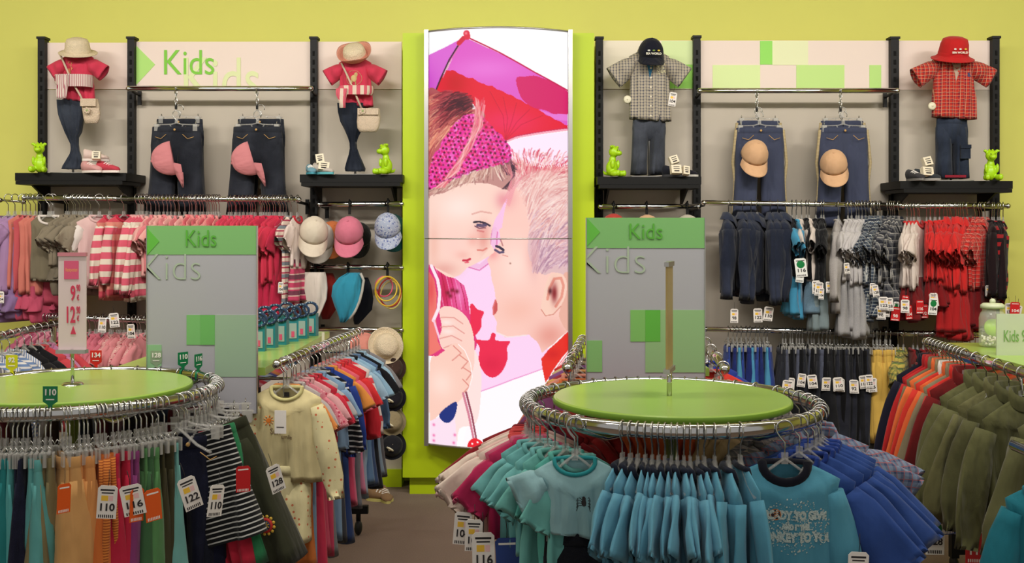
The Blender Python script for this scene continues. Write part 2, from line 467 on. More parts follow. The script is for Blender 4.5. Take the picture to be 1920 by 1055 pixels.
# hang tags
TG = {}
def tag_mesh(style, num):
    k = (style, num)
    if k in TG: return TG[k]
    mb = MB(); col = {'white': (232, 226, 220), 'red': (196, 22, 26), 'green': (235, 235, 230), 'purple': (70, 26, 66), 'orange': (226, 92, 28), 'blue': (30, 60, 130)}[style]
    W, H = .034, .062
    if style == 'green': W, H = .036, .075
    poly = [(-W/2, -H), (W/2, -H), (W/2, -.005), (W/2-.005, 0), (-W/2+.005, 0), (-W/2, -.005)]
    mb.prism([(x, z-.03) for x, z in poly], -.0006, .0006, 0)
    mb.tube([(0, 0, 0), (.001, 0, -.018), (0, 0, -.033)], .0006, 4, 1)
    y = -.0009
    def strip(x0, x1, z0, z1, mi): mb.prism([(x0, z0-.03), (x1, z0-.03), (x1, z1-.03), (x0, z1-.03)], y, -.0005, mi)
    ink = 1 if style in ('white', 'green') else 3
    strip(-W*.36, W*.36, -H*.16, -H*.11, ink)
    if style == 'white':
        strip(-W*.3, W*.3, -H*.24, -H*.205, ink); strip(-W*.3, W*.05, -H*.46, -H*.3, 2); strip(W*.08, W*.3, -H*.46, -H*.3, 4)
    if style == 'green':
        mb.ball((0, -.001, -H*.33-.03), (W*.36, .0006, W*.42), 5, 14, 6)
    for i in range(8):
        strip(-W*.4+i*W*.1, -W*.4+i*W*.1+W*.055, -H*.97, -H*.88, ink)
    me = mb.mesh('price_tag', [mat('tag_'+style, col, .5), M_ink, mat('tag_yellow', (236, 190, 60), .5), M_white, mat('tag_pink', (232, 190, 190), .5), mat('tag_emblem', (10, 120, 60), .5)])
    TG[k] = (me, text_mesh(num, .019, M_ink if style in ('white', 'green') else M_white, .0003) if num else None, H)
    return TG[k]
def add_tag(parent, style, num, loc, rz, s=1.0, tilt=0):
    me, tx, H = tag_mesh(style, num)
    o = link('price_tag', me, parent, loc, rz); o.scale = (s, s, s); o.rotation_euler.y = tilt
    if tx:
        t = link('size_number', tx, o, (0, -.0012, -.03-H*.66)); 
    return o
def sec_tag(parent, loc, rz):
    mb = MB(); mb.lathe([(0, .006), (.008, .008), (.012, .006), (.02, .005), (.024, 0), (.02, -.004), (0, -.005)], 18)
    mb.ball((0, 0, .008), (.006, .006, .005), 0)
    me = mb.mesh('security_tag', M_cream); me.transform(Matrix.Rotation(PI/2, 4, 'X'))
    return link('security_tag', me, parent, loc, rz)

def put(name, parts, loc, rz, label, cat, group=None, lean=0):
    o = thing(name, label, cat, loc, rz, group)
    if lean: o.rotation_euler.x = lean
    for p in parts:
        link(p[0], p[1], o)
    return o

ORD = ['first', 'second', 'third', 'fourth', 'fifth', 'sixth', 'seventh', 'eighth', 'ninth', 'tenth', 'eleventh', 'twelfth', 'thirteenth', 'fourteenth', 'fifteenth', 'sixteenth', 'seventeenth', 'eighteenth', 'nineteenth', 'twentieth']
SIZES = ['92', '98', '104', '110', '116', '122', '128', '134']

def run(spots, name, cat, single, plural, place, order='from left', kind='top', mat_=None, nvar=3, tagp=0.0, tagstyles=('white',), tagz=None, sec=0.0, jit=6, lean=0, hang='top', tface=None, tagx=.0, tags_s=1.0, **kw):
    """spots: list of (location on rail, rz). Each garment and each hanger is its own thing."""
    w = kw.get('w', .15 if kind == 'top' else .13); drop = kw.get('drop', .1)
    mats = mat_ if isinstance(mat_, list) else [mat_]
    fn = top_parts if kind == 'top' else bottom_parts
    seed0 = kw.pop('seed', 0)
    vars_ = [fn(mats[i % len(mats)], seed=seed0+i, **kw) for i in range(max(min(nvar, len(spots)), min(len(mats), len(spots))))]
    n = len(spots); out = []
    for i, (loc, rz) in enumerate(spots):
        if n == 1:
            lab = f'{single} {place}'; hl = f'hanger of the {single} {place}'; g = None; hg = None
        elif n == 2:
            o_ = ('left', 'right') if order == 'from left' else ('nearer', 'farther')
            lab = f'{o_[i]} of the two {plural} {place}'; hl = f'hanger of the {o_[i]} of the {plural} {place}'; g = f'{plural} {place}'; hg = 'hangers of the '+g
        else:
            lab = f'{ORD[i]} {order} of the {plural} {place}'; hl = f'hanger of the {ORD[i]} of the {plural} {place}'
            g = f'{plural} {place}'; hg = 'hangers of the '+g
        rz2 = rz+math.radians(rnd.uniform(-jit, jit))
        o = put(name, vars_[i % len(vars_)], loc, rz2, lab, cat, g, lean=lean)
        if n > 1:
            o.scale = (rnd.uniform(.94, 1.05), rnd.uniform(.85, 1.45), 1+rnd.uniform(-.045, .05)*min(1, .3/kw.get('L', .36)))
            o.rotation_euler.x += math.radians(rnd.uniform(-2.2, 2.2)); o.rotation_euler.y = math.radians(rnd.uniform(-1.5, 1.5))
        hanger(hang if kind == 'top' else 'clip', w, drop, loc, rz2, hl, hg)
        L = kw.get('L', .36)
        if rnd.random() < tagp:
            st = rnd.choice(tagstyles)
            face = -rz2+math.radians(rnd.uniform(-25, 25)) if tface is None else tface
            zt = tagz if tagz is not None else -drop-L*.9
            v = Matrix.Rotation(-rz2, 3, 'Z') @ Vector((rnd.uniform(-.01, .01), -w*abs(math.sin(rz2))*.8-.05, 0))
            add_tag(o, st, rnd.choice(SIZES), (v.x, v.y, zt+rnd.uniform(-.02, .02)), face, tags_s, tilt=rnd.uniform(-.12, .12))
        if rnd.random() < sec:
            v = Matrix.Rotation(-rz2, 3, 'Z') @ Vector((0, -w*.8*abs(math.sin(rz2))-.03, 0))
            sec_tag(o, (v.x, v.y, -drop-L*.35), -rz2)
        out.append(o)
    return out
#@@SETTING

# ------------------------------------------------------------------ the room
YW = 6.42; YP = 6.28; YU = 6.24
def slab(name, c, d, m): return struct(name, MB().box(c, d), m)
M_floor = mat('taupe_carpet', (142, 124, 112), .95, spec=.1, noise=.22, bump=.5, bs=500, ns=160)
slab('floor', (0, 3.2, -.05), (12, 6.9, .1), M_floor)
slab('wall_back', (0, YW+.05, 1.8), (12, .1, 3.6), M_wallg)
M_ceil = mat('ceiling_tile', (196, 188, 172), .9)
slab('ceiling', (0, 3.2, 3.65), (12, 6.9, .1), M_ceil)
slab('wall_left', (-6, 3.2, 1.8), (.1, 6.9, 3.6), M_wallg)
slab('wall_right', (6, 3.2, 1.8), (.1, 6.9, 3.6), M_wallg)

# middle column, its plinth and recess
a0 = P(755, 62, 6.05); a1 = P(1114, 895, 6.05); b0 = P(768, 895, 6.1); b1 = P(1100, 940, 6.1)
mb = MB(); mb.box(((a0.x+a1.x)/2, (6.05+YW)/2, (a0.z+a1.z)/2), (a1.x-a0.x, YW-6.05, a0.z-a1.z))
struct('wall_middle', mb, M_colg)
mb = MB(); mb.box(((b0.x+b1.x)/2, (6.1+YW)/2, a1.z/2), (b1.x-b0.x, YW-6.1, a1.z))
struct('trim_1', mb, M_colg)

# ------------------------------------------------------------------ backlit poster box
def in_poly(X, Y, poly):
    ins = np.zeros(X.shape, bool); n = len(poly)
    for i in range(n):
        x0, y0 = poly[i]; x1, y1 = poly[(i+1) % n]
        if y0 == y1: continue
        ins ^= ((Y < y0) != (Y < y1)) & (X < (x1-x0)*(Y-y0)/(y1-y0)+x0)
    return ins
def smooth_poly(p, k=4):
    n = len(p); out = []
    for i in range(n):
        a, b, c, d = (np.array(p[(i+j) % n], float) for j in (-1, 0, 1, 2))
        for q in range(k):
            t = q/k
            out.append(tuple(.5*((2*b)+(-a+c)*t+(2*a-5*b+4*c-d)*t*t+(-a+3*b-3*c+d)*t**3)))
    return out
def poster_colours(X, Y):
    """X, Y: picture coordinates on the poster; returns sRGB colours"""
    img = np.empty(X.shape+(3,)); img[:] = (255, 253, 254)
    U1 = (X-740)*2.4526; V1 = (Y-30)*2.4526; U2 = (X-740)*2.029; V2 = (Y-430)*2.029
    rs = np.random.RandomState(3)
    # slow wobble that makes outlines less stiff
    def fill(z, poly, col, sm=True, wob=0, a=1.0):
        U, V = (U1, V1) if z == 1 else (U2, V2)
        pp = smooth_poly(poly) if sm else poly
        m = in_poly(U+wob*np.sin(V/9.0), V+wob*np.sin(U/7.0), pp)
        img[m] = img[m]*(1-a)+np.array(col)*a
        return m
    def blob(z, c, r, col, a, mask=None):
        U, V = (U1, V1) if z == 1 else (U2, V2)
        if isinstance(r, (int, float)): r = (r, r)
        g = a*np.exp(-(((U-c[0])/r[0])**2+((V-c[1])/r[1])**2))
        if mask is not None: g = g*mask
        img[:] = img*(1-g[..., None])+np.array(col)*g[..., None]
    def stroke(z, pts, wd, col, a=1.0, mask=None):
        U, V = (U1, V1) if z == 1 else (U2, V2)
        d = np.full(U.shape, 1e9)
        for (x0, y0), (x1, y1) in zip(pts[:-1], pts[1:]):
            dx, dy = x1-x0, y1-y0; L2 = dx*dx+dy*dy+1e-9
            t = np.clip(((U-x0)*dx+(V-y0)*dy)/L2, 0, 1)
            d = np.minimum(d, np.hypot(U-x0-t*dx, V-y0-t*dy))
        g = np.clip(wd-d+.7, 0, 1)*a
        if mask is not None: g = g*mask
        img[:] = img*(1-g[..., None])+np.array(col)*g[..., None]
    px_step = 260.0/(NX-1); py_step = 771.0/(NY-1)
    def dash(pts, wd, col, a=1.0):
        xs = [p[0] for p in pts]; ys = [p[1] for p in pts]
        c0 = max(0, int((min(xs)-2-804.5)/px_step)); c1 = min(NX, int((max(xs)+3-804.5)/px_step)+1)
        r0 = max(0, int((min(ys)-2-60)/py_step)); r1 = min(NY, int((max(ys)+3-60)/py_step)+1)
        if c1 <= c0 or r1 <= r0: return
        U = X[r0:r1, c0:c1]; V = Y[r0:r1, c0:c1]; d = np.full(U.shape, 1e9)
        for (x0, y0), (x1, y1) in zip(pts[:-1], pts[1:]):
            dx, dy = x1-x0, y1-y0; t = np.clip(((U-x0)*dx+(V-y0)*dy)/(dx*dx+dy*dy+1e-9), 0, 1)
            d = np.minimum(d, np.hypot(U-x0-t*dx, V-y0-t*dy))
        g = (np.clip(wd-d+.7, 0, 1)*a)[..., None]
        img[r0:r1, c0:c1] = img[r0:r1, c0:c1]*(1-g)+np.array(col)*g
    def hair(z, mask, dirf, cols, amp=.6, sc=3.0, seed=0):
        """streaks running along a field: value varies across the strands"""
        U, V = (U1, V1) if z == 1 else (U2, V2)
        s = dirf(U, V)
        r2 = np.random.RandomState(seed); f = np.zeros(U.shape)
        for k in range(7):
            f += np.sin(s*r2.uniform(.05, .5)*sc+r2.uniform(0, 6)+np.sin((U+V)*.02*r2.uniform(.4, 1.2)))
        f = np.clip(f/5+.5, 0, 1)
        lo, hi = np.array(cols[0]), np.array(cols[1])
        c = lo+(hi-lo)*f[..., None]
        img[mask] = img[mask]*(1-amp)+c[mask]*amp
    # parasol
    fill(1, [(150, 182), (240, 150), (330, 110), (300, 160), (240, 240), (190, 360), (150, 360)], (222, 104, 212), False)
    blob(1, (150, 330), (60, 90), (190, 50, 190), .5)
    m = fill(1, [(335, 118), (480, 190), (600, 248), (795, 348), (795, 520), (640, 520), (400, 400), (240, 262), (290, 165)], (226, 92, 200), False)
    blob(1, (420, 260), (160, 50), (240, 130, 225), .6, m)
    m = fill(1, [(240, 255), (275, 262), (330, 292), (365, 300), (400, 325), (450, 338), (520, 372), (600, 410), (650, 432), (700, 462), (795, 505), (795, 520), (650, 545), (510, 585), (440, 560), (400, 470), (340, 380), (180, 360), (205, 310)], (232, 22, 52), False, 2)
    blob(1, (520, 500), (150, 60), (240, 40, 100), .7, m); blob(1, (280, 320), (60, 60), (190, 15, 25), .6, m)
    for q in range(5): stroke(1, [(440+q*60, 360+q*26), (500+q*20, 470+q*10), (510, 580)], 1.4, (180, 10, 50), .5, m)
    m = fill(1, [(560, 300), (600, 292), (660, 290), (795, 348), (795, 452), (740, 458), (690, 440), (640, 432), (590, 400), (566, 350)], (216, 28, 104))
    fill(1, [(655, 438), (720, 455), (795, 452), (795, 482), (740, 480)], (232, 120, 214), False)
    stroke(1, [(345, 118), (480, 185), (640, 270), (795, 342)], 3, (200, 20, 80))
    stroke(1, [(510, 588), (560, 566), (650, 548), (795, 522)], 5, (250, 170, 190)); stroke(1, [(510, 582), (560, 561), (650, 542), (795, 515)], 2, (205, 30, 80))
    fill(1, [(515, 595), (560, 574), (650, 556), (800, 530), (800, 720), (540, 720)], (253, 234, 252), False)
    stroke(1, [(310, 128), (255, 210), (215, 290), (188, 352)], 3.5, (60, 22, 40)); stroke(1, [(318, 128), (262, 212), (224, 288)], 1.5, (230, 120, 160))
    stroke(1, [(300, 138), (320, 118)], 11, (214, 38, 66)); stroke(1, [(334, 96), (338, 112)], 14, (226, 44, 70)); blob(1, (332, 96), 6, (255, 170, 180), .8)
    # boy's hair and face
    sp = [(535, 690)]
    r2 = np.random.RandomState(8)
    for i in range(24): sp += [(545+i*10.5, 690-10*math.sin(i*.4)+i*.8), (540+i*10.5, 672-r2.uniform(0, 12)-8*math.sin(i*.35)+i*.7)]
    sp += [(800, 700), (800, 1300), (500, 1100), (480, 900), (530, 800)]
    m = fill(1, sp, (244, 206, 198), False)
    blob(1, (690, 690), (170, 30), (226, 60, 84), .85, m); blob(1, (590, 740), (50, 50), (216, 80, 100), .6, m); blob(1, (760, 960), (110, 120), (196, 150, 168), .6, m)
    m = fill(1, [(530, 800), (575, 800), (612, 850), (632, 920), (640, 1000), (645, 1060), (640, 1200), (430, 1200), (470, 1000), (486, 900)], (252, 204, 192))
    blob(1, (520, 840), (40, 46), (236, 140, 150), .5, m)
    # lower sheet background
    fill(2, [(225, 180), (300, 60), (520, 60), (600, 300), (575, 518), (330, 604), (250, 600)], (252, 212, 244), False)
    fill(2, [(330, 606), (450, 560), (575, 520), (600, 900), (240, 900), (300, 640)], (255, 250, 253), False)
    stroke(2, [(330, 602), (450, 557), (575, 518)], 1.6, (238, 150, 205))
    m = fill(1, [(436, 1010), (450, 950), (480, 900), (520, 840), (506, 900), (496, 960), (490, 1040), (484, 1060), (436, 1050)], (250, 196, 232), False)
    stroke(2, [(382, 0), (380, 60), (362, 110), (330, 138), (290, 132)], 9, (244, 190, 226)); stroke(2, [(392, 10), (388, 75), (366, 122), (325, 152), (282, 140)], 2, (226, 120, 180)); stroke(2, [(372, 0), (366, 60), (345, 100), (310, 118)], 1.5, (226, 140, 190))
    fc = [(412, -8), (400, 0), (404, 45), (392, 60), (365, 96), (354, 112), (362, 134), (366, 150), (372, 190), (383, 230), (386, 262), (375, 290), (376, 318), (392, 345), (386, 380), (420, 400), (470, 396), (510, 392), (540, 420), (560, 462), (610, 425), (665, 380), (665, 100), (500, -8)]
    m = fill(2, fc, (252, 204, 192), False, 1)
    blob(2, (460, 130), (60, 80), (255, 226, 214), .7, m); blob(2, (470, 300), (70, 50), (246, 184, 166), .6, m); blob(2, (590, 400), (60, 50), (222, 130, 116), .6, m); blob(2, (375, 90), 22, (244, 150, 150), .7, m); blob(2, (520, 100), (24, 60), (240, 170, 165), .5, m)
    m = fill(2, [(515, -6), (505, 30), (512, 60), (522, 90), (528, 160), (545, 158), (570, 172), (600, 160), (665, 178), (665, -6)], (226, 188, 190), False)
    m = fill(1, [(650, 880), (800, 860), (800, 1120), (620, 1120)], (230, 192, 194), True)
    r3 = np.random.RandomState(21)
    def edge(y): return np.interp(y, [290, 330, 360, 400, 440, 480, 515], [958, 962, 975, 992, 996, 999, 1003])
    for q in range(1500):
        y = 292+(512-292)*r3.rand(); x = edge(y)-5+(1072-edge(y))*r3.rand()**1.1
        if y > 505 and x > 1030: continue
        k = (x-edge(y))/90; top = max(0, (335-y)/40)
        ang = math.radians(64-38*min(1, max(0, k))+14*math.sin(x*.09+y*.05)+(26*top))
        if top > 0 and x < 1010: ang = math.radians(118-(x-955)*.9+10*r3.randn())
        L_ = r3.uniform(10, 26) if top <= 0 else r3.uniform(8, 17)
        dx, dy = math.cos(ang)*L_, -math.sin(ang)*L_
        low = min(1, max(0, (y-400)/90))
        cs = [(255, 232, 222), (250, 212, 204), (214, 140, 140), (236, 176, 170)] if low < r3.rand() else [(196, 146, 166), (236, 206, 216), (160, 112, 142), (216, 176, 190)]
        if top > r3.rand()*1.1: cs = [(222, 50, 78), (240, 130, 140), (196, 24, 60), (250, 196, 190)]
        c_ = cs[r3.randint(len(cs))]
        dash([(x, y), (x+dx*.5, y+dy*.5-1.5), (x+dx, y+dy+1.5)], r3.uniform(.3, .75), c_, r3.uniform(.35, .85))
    blob(2, (530, 100), (16, 70), (226, 170, 170), .6)
    fill(2, [(640, 176), (665, 180), (665, 380), (625, 330), (640, 260)], (236, 178, 160))
    m = fill(2, [(560, 262), (572, 215), (585, 176), (612, 164), (640, 172), (655, 205), (650, 250), (630, 290), (600, 318), (572, 322), (556, 300)], (250, 208, 190))
    stroke(2, [(580, 262), (588, 220), (606, 186), (632, 184), (642, 214), (634, 256), (612, 290)], 5, (226, 130, 112), .7, m); blob(2, (606, 240), (12, 34), (132, 26, 34), .95, m); blob(2, (590, 232), (7, 12), (70, 12, 20), .9, m)
    stroke(2, [(556, 300), (572, 324), (602, 320), (632, 290)], 1.5, (216, 140, 124))
    stroke(2, [(388, 62), (400, 66), (414, 76)], 4.5, (50, 36, 66)); stroke(2, [(384, 76), (400, 86), (414, 84)], 4, (92, 76, 110)); stroke(2, [(402, 34), (408, 48), (412, 60)], 2.4, (180, 110, 110), .8)
    stroke(2, [(412, 95), (430, 100)], 1.5, (226, 150, 140))
    fill(2, [(384, 262), (376, 290), (380, 316), (392, 300), (392, 275)], (206, 84, 84)); stroke(2, [(385, 262), (376, 290), (378, 316)], 2.4, (226, 110, 110))
    blob(2, (440, 126), 3, (120, 60, 50), .8)
    stroke(2, [(388, 382), (430, 400), (500, 394)], 2, (248, 226, 226))
    # boy's collar
    m = fill(2, [(665, 382), (620, 422), (585, 450), (556, 484), (560, 520), (572, 575), (600, 540), (665, 470)], (232, 44, 34), False)
    blob(2, (600, 470), (30, 20), (205, 20, 30), .6, m)
    fill(2, [(665, 455), (640, 480), (600, 532), (575, 580), (620, 590), (665, 560)], (255, 246, 248), False)
    for q in range(3): stroke(2, [(665, 462+q*12), (628, 506+q*10), (585, 566+q*8)], 1.6, (236, 90, 100))
    # girl's hair, face
    m = fill(1, [(150, 358), (220, 358), (280, 366), (335, 380), (362, 405), (350, 462), (290, 500), (235, 560), (195, 640), (170, 740), (150, 760)], (176, 84, 88))
    fill(1, [(150, 760), (150, 600), (235, 520), (350, 440), (420, 470), (350, 560), (200, 740)], (190, 90, 96), True)
    blob(1, (320, 415), (40, 40), (70, 18, 30), .85, m); blob(1, (200, 372), (60, 12), (150, 30, 50), .7, m)
    m = fill(1, [(150, 780), (300, 752), (440, 690), (520, 672), (548, 700), (552, 770), (535, 800), (500, 830), (440, 800), (320, 810), (220, 860), (150, 900)], (196, 140, 134))
    m = fill(1, [(150, 860), (230, 815), (330, 775), (430, 775), (500, 800), (528, 812), (505, 860), (486, 900), (462, 940), (448, 990), (440, 1040), (440, 1100), (150, 1200)], (252, 213, 199), True)
    fill(2, [(130, -60), (330, -80), (352, -10), (366, 20), (364, 56), (350, 74), (326, 82), (316, 86), (314, 100), (302, 118), (282, 128), (276, 146), (250, 170), (222, 186), (200, 178), (130, 132)], (252, 213, 199), False, 1)
    m2 = in_poly(U2, V2, [(130, -100), (370, -100), (370, 60), (260, 190), (130, 132)])
    blob(1, (300, 880), (90, 60), (255, 236, 228), .7, m); blob(1, (500, 850), (34, 40), (226, 120, 140), .6, m); blob(2, (230, 60), (60, 60), (255, 206, 196), .7, m2); blob(2, (340, 30), (22, 50), (226, 130, 120), .6, m2); blob(2, (190, 150), (50, 26), (226, 150, 140), .6, m2)
    r4 = np.random.RandomState(5)
    for q in range(520):   # hair swept back above the band
        t_ = r4.rand(); x = 802+88*t_; y = 180+8*math.sin(x*.05)+(112-78*t_)*r4.rand()
        k = (y-180)/110; ang = math.radians(18+48*k+6*r4.randn()); L_ = r4.uniform(14, 34)
        dk = math.exp(-(((x-870)/26)**2+((y-196)/16)**2))
        cs = [(238, 150, 118), (250, 186, 150), (160, 60, 66), (206, 104, 96)] if y > 205+30*r4.rand() or x < 830 else [(150, 44, 56), (190, 70, 80), (110, 28, 44)]
        c_ = (64, 16, 34) if dk > r4.rand() else cs[r4.randint(len(cs))]
        dash([(x, y), (x-math.cos(ang)*L_*.5, y+math.sin(ang)*L_*.5-2), (x-math.cos(ang)*L_, y+math.sin(ang)*L_)], r4.uniform(.3, .9), c_, r4.uniform(.4, .9))
    for q in range(460):   # fringe below the band
        x = 808+150*r4.rand(); yb = 352-(x-808)*.33; y = yb-4+10*r4.rand()
        L_ = r4.uniform(8, 26)*(1.3 if x > 925 else 1); ang = math.radians(150-(x-808)*.42+10*r4.randn()) if x < 925 else math.radians(75-(x-925)*.4+14*r4.randn())
        c_ = [(196, 140, 128), (232, 190, 172), (150, 96, 92), (250, 222, 206)][r4.randint(4)]
        if x > 935 and r4.rand() < .5: c_ = [(50, 26, 50), (110, 50, 70), (226, 120, 130)][r4.randint(3)]
        dash([(x, y), (x+math.cos(ang)*L_*.5, y+math.sin(ang)*L_*.55), (x+math.cos(ang)*L_, y+math.sin(ang)*L_*.8)], r4.uniform(.3, .8), c_, r4.uniform(.35, .8))
    for q in range(10): stroke(1, [(515+q*4, 690), (535+q*2, 740), (540-q*5, 800)], 1.2, (44, 22, 44) if q > 4 else (214, 120, 130), .8)
    for q in range(10): stroke(1, [(540+q*5, 720+q*3), (525+q*3, 800), (500+q*3, 850+q*3)], 1.0, (240, 150, 165), .7)
    stroke(1, [(368, 948), (392, 946), (418, 952), (440, 964)], 4.2, (30, 18, 44)); stroke(1, [(386, 962), (404, 964), (420, 962)], 7, (52, 50, 92)); stroke(1, [(372, 966), (392, 976), (420, 974)], 2.6, (90, 50, 70)); stroke(1, [(360, 912), (400, 900), (446, 908)], 3.5, (226, 166, 156), .8)
    blob(1, (405, 975), (40, 24), (228, 150, 150), .35)
    stroke(2, [(318, 4), (340, 8)], 3, (206, 100, 100), .6); stroke(2, [(318, 76), (338, 78), (352, 70)], 3, (222, 120, 110), .8)
    blob(2, (300, 40), (20, 24), (240, 150, 140), .45, m2); blob(2, (262, 96), (26, 16), (240, 160, 150), .4, m2); blob(2, (150, 60), (22, 90), (236, 170, 150), .45, m2)
    stroke(2, [(264, 116), (278, 116), (290, 110)], 4, (206, 40, 70)); stroke(2, [(272, 124), (284, 122)], 2.6, (232, 90, 110))
    # crochet head band
    band = [(345, 458), (372, 466), (405, 472), (470, 540), (520, 590), (542, 650), (520, 676), (440, 700), (360, 718), (290, 748), (205, 788), (158, 795), (150, 730), (180, 650), (235, 560), (285, 495)]
    m = fill(1, band, (236, 44, 158), False, 4)
    r5 = np.random.RandomState(12); minx, maxx, miny, maxy = 150, 545, 455, 800
    for q in range(1500):   # crocheted petals, then the holes between them
        gx = minx+(maxx-minx)*r5.rand(); gy = miny+(maxy-miny)*r5.rand()
        if not in_poly(np.array([gx]), np.array([gy]), band)[0]: continue
        x, y = 740+gx/2.4526, 30+gy/2.4526; a_ = r5.uniform(0, PI); L_ = r5.uniform(1.5, 4)
        c_ = [(246, 100, 196), (250, 140, 220), (226, 30, 110), (206, 16, 86), (255, 90, 150), (238, 70, 176)][r5.randint(6)]
        dash([(x, y), (x+L_*math.cos(a_), y+L_*math.sin(a_))], r5.uniform(.7, 1.6), c_, .85)
    for gi in range(-4, 44):
        for gj in range(-30, 30):
            gx = 150+gi*20*.93+gj*21*.36*.9+r5.uniform(-2, 2); gy = 640-gi*20*.36+gj*21*.93+(10 if gi % 2 else 0)+r5.uniform(-2, 2)
            if not in_poly(np.array([gx]), np.array([gy]), band)[0]: continue
            x, y = 740+gx/2.4526, 30+gy/2.4526
            for k in range(5):
                a_ = k*PI/5+r5.uniform(-.3, .3); dash([(x-1.8*math.cos(a_), y-1.8*math.sin(a_)), (x+1.8*math.cos(a_), y+1.8*math.sin(a_))], .45, (96, 10, 50), .8 if (gi+gj) % 3 else .35)
    blob(1, (430, 500), (60, 36), (235, 36, 70), .45, m)
    for q in range(34):
        x = 888; j = r5.uniform(-9, 9, 8); dash([(x+12+j[0]*1.2, 196+j[1]), (x+10+j[2]*1.1, 240), (x-10+j[3]*.8, 282), (x-34+j[4], 322), (x-62+j[5], 352)], r5.uniform(.3, .6), [(250, 176, 170), (255, 214, 214), (226, 96, 110)][r5.randint(3)], .6)
    for q in range(90):
        xx = 810+145*r5.rand(); yb = 348-(xx-808)*.33; dash([(xx, yb), (xx+2, yb-.6)], 1.0, (110, 16, 60) if q % 2 else (240, 110, 180), .6)
    # girl's clothes and arms
    m = fill(2, [(130, 132), (200, 176), (235, 184), (268, 210), (282, 260), (292, 330), (318, 420), (300, 480), (130, 480)], (226, 52, 122), False)
    blob(2, (250, 240), (24, 60), (244, 130, 190), .8, m); blob(2, (190, 230), (20, 70), (190, 16, 60), .7, m)
    for q in range(6): stroke(2, [(160+q*18, 150+q*8), (176+q*18, 220+q*5), (190+q*17, 300)], 1.6, (170, 10, 60) if q % 2 else (250, 150, 200), .7, m)
    for q in ((205, 238), (222, 228), (240, 232), (215, 250)): blob(2, q, 8, (110, 8, 30), .85)
    m = fill(2, [(130, 160), (152, 190), (162, 250), (158, 330), (165, 420), (180, 450), (150, 470), (130, 480)], (240, 120, 110), False); blob(2, (140, 230), (14, 60), (222, 60, 70), .6, m)
    stroke(2, [(140, 138), (165, 190), (174, 240), (168, 300), (148, 345)], 6, (252, 232, 242)); stroke(2, [(150, 345), (165, 390), (176, 420)], 4, (250, 200, 222)); stroke(2, [(150, 140), (178, 200), (182, 260)], 1.6, (210, 40, 110))
    # strawberries
    for s, ox, oy in ((1, 0, 0), (.74, -1, 0)):
        if s == 1: pp = [(310, 412), (345, 412), (362, 408), (372, 384), (386, 390), (384, 410), (410, 414), (440, 416), (428, 440), (430, 480), (408, 530), (375, 550), (345, 535), (322, 490), (326, 440)]
        else: pp = [(290, 282), (302, 278), (316, 296), (342, 306), (334, 330), (332, 362), (316, 388), (298, 400), (292, 360), (292, 320)]
        m = fill(2, pp, (238, 34, 76), True)
        blob(2, (372, 500), (40, 30), (214, 14, 62), .5, m)
    # hands and forearm
    fill(2, [(230, 460), (300, 440), (330, 520), (330, 620), (312, 720), (250, 745), (236, 820), (200, 700), (240, 620)], (255, 226, 222))
    m = fill(2, [(172, 310), (190, 290), (226, 292), (262, 312), (290, 350), (306, 420), (302, 520), (270, 560), (240, 470), (185, 450), (172, 410), (182, 370)], (252, 210, 198))
    for q in ((178, 332, 228, 330, 262, 352), (176, 368, 226, 362, 268, 388), (174, 412, 220, 398, 258, 416), (190, 446, 222, 432, 248, 440)):
        stroke(2, [(q[0], q[1]), (q[2], q[3]), (q[4], q[5])], 2, (226, 146, 138), .8)
    blob(2, (200, 350), (24, 10), (255, 232, 226), .8, m); blob(2, (205, 384), (24, 10), (255, 232, 226), .8, m)
    m = fill(2, [(135, 505), (165, 478), (190, 458), (222, 430), (246, 428), (262, 444), (280, 470), (294, 505), (298, 550), (286, 590), (266, 622), (240, 650), (200, 680), (165, 705), (135, 725)], (252, 206, 190))
    blob(2, (180, 580), (46, 50), (255, 226, 214), .8, m)
    for q in ((226, 436, 256, 462, 222, 492), (250, 470, 282, 492, 258, 520), (262, 515, 296, 535, 276, 562), (262, 560, 288, 585, 266, 608)):
        stroke(2, [(q[0], q[1]), (q[2], q[3]), (q[4], q[5])], 2, (224, 140, 128), .9)
    stroke(2, [(246, 430), (270, 452), (292, 500), (298, 550), (284, 600)], 1.4, (255, 246, 244))
    # skirt, blue bow, stick and lollipop
    fill(2, [(135, 728), (175, 705), (232, 690), (242, 830), (135, 830)], (252, 226, 242), False)
    m = fill(2, [(172, 698), (200, 668), (238, 645), (238, 680), (222, 716), (198, 728), (178, 716)], (22, 44, 124))
    for q in ((150, 740), (150, 780), (228, 800), (150, 800), (232, 770)): blob(2, q, 5, (236, 60, 140), .7)
    stroke(2, [(264, 612), (285, 690), (305, 785)], 4.4, (214, 130, 150)); stroke(2, [(275, 608), (296, 690), (313, 780)], 3.6, (150, 70, 90)); stroke(2, [(270, 612), (291, 690), (309, 782)], 1.4, (255, 225, 232))
    m = fill(2, [(280, 812), (286, 790), (302, 778), (320, 780), (338, 792), (348, 812), (340, 840), (290, 840)], (236, 26, 44))
    for q in ((298, 798), (318, 792), (334, 806), (306, 816), (326, 822), (290, 820)): stroke(2, [q, (q[0]+.1, q[1])], 3.4, (255, 240, 240))
    return np.clip(img, 0, 255)

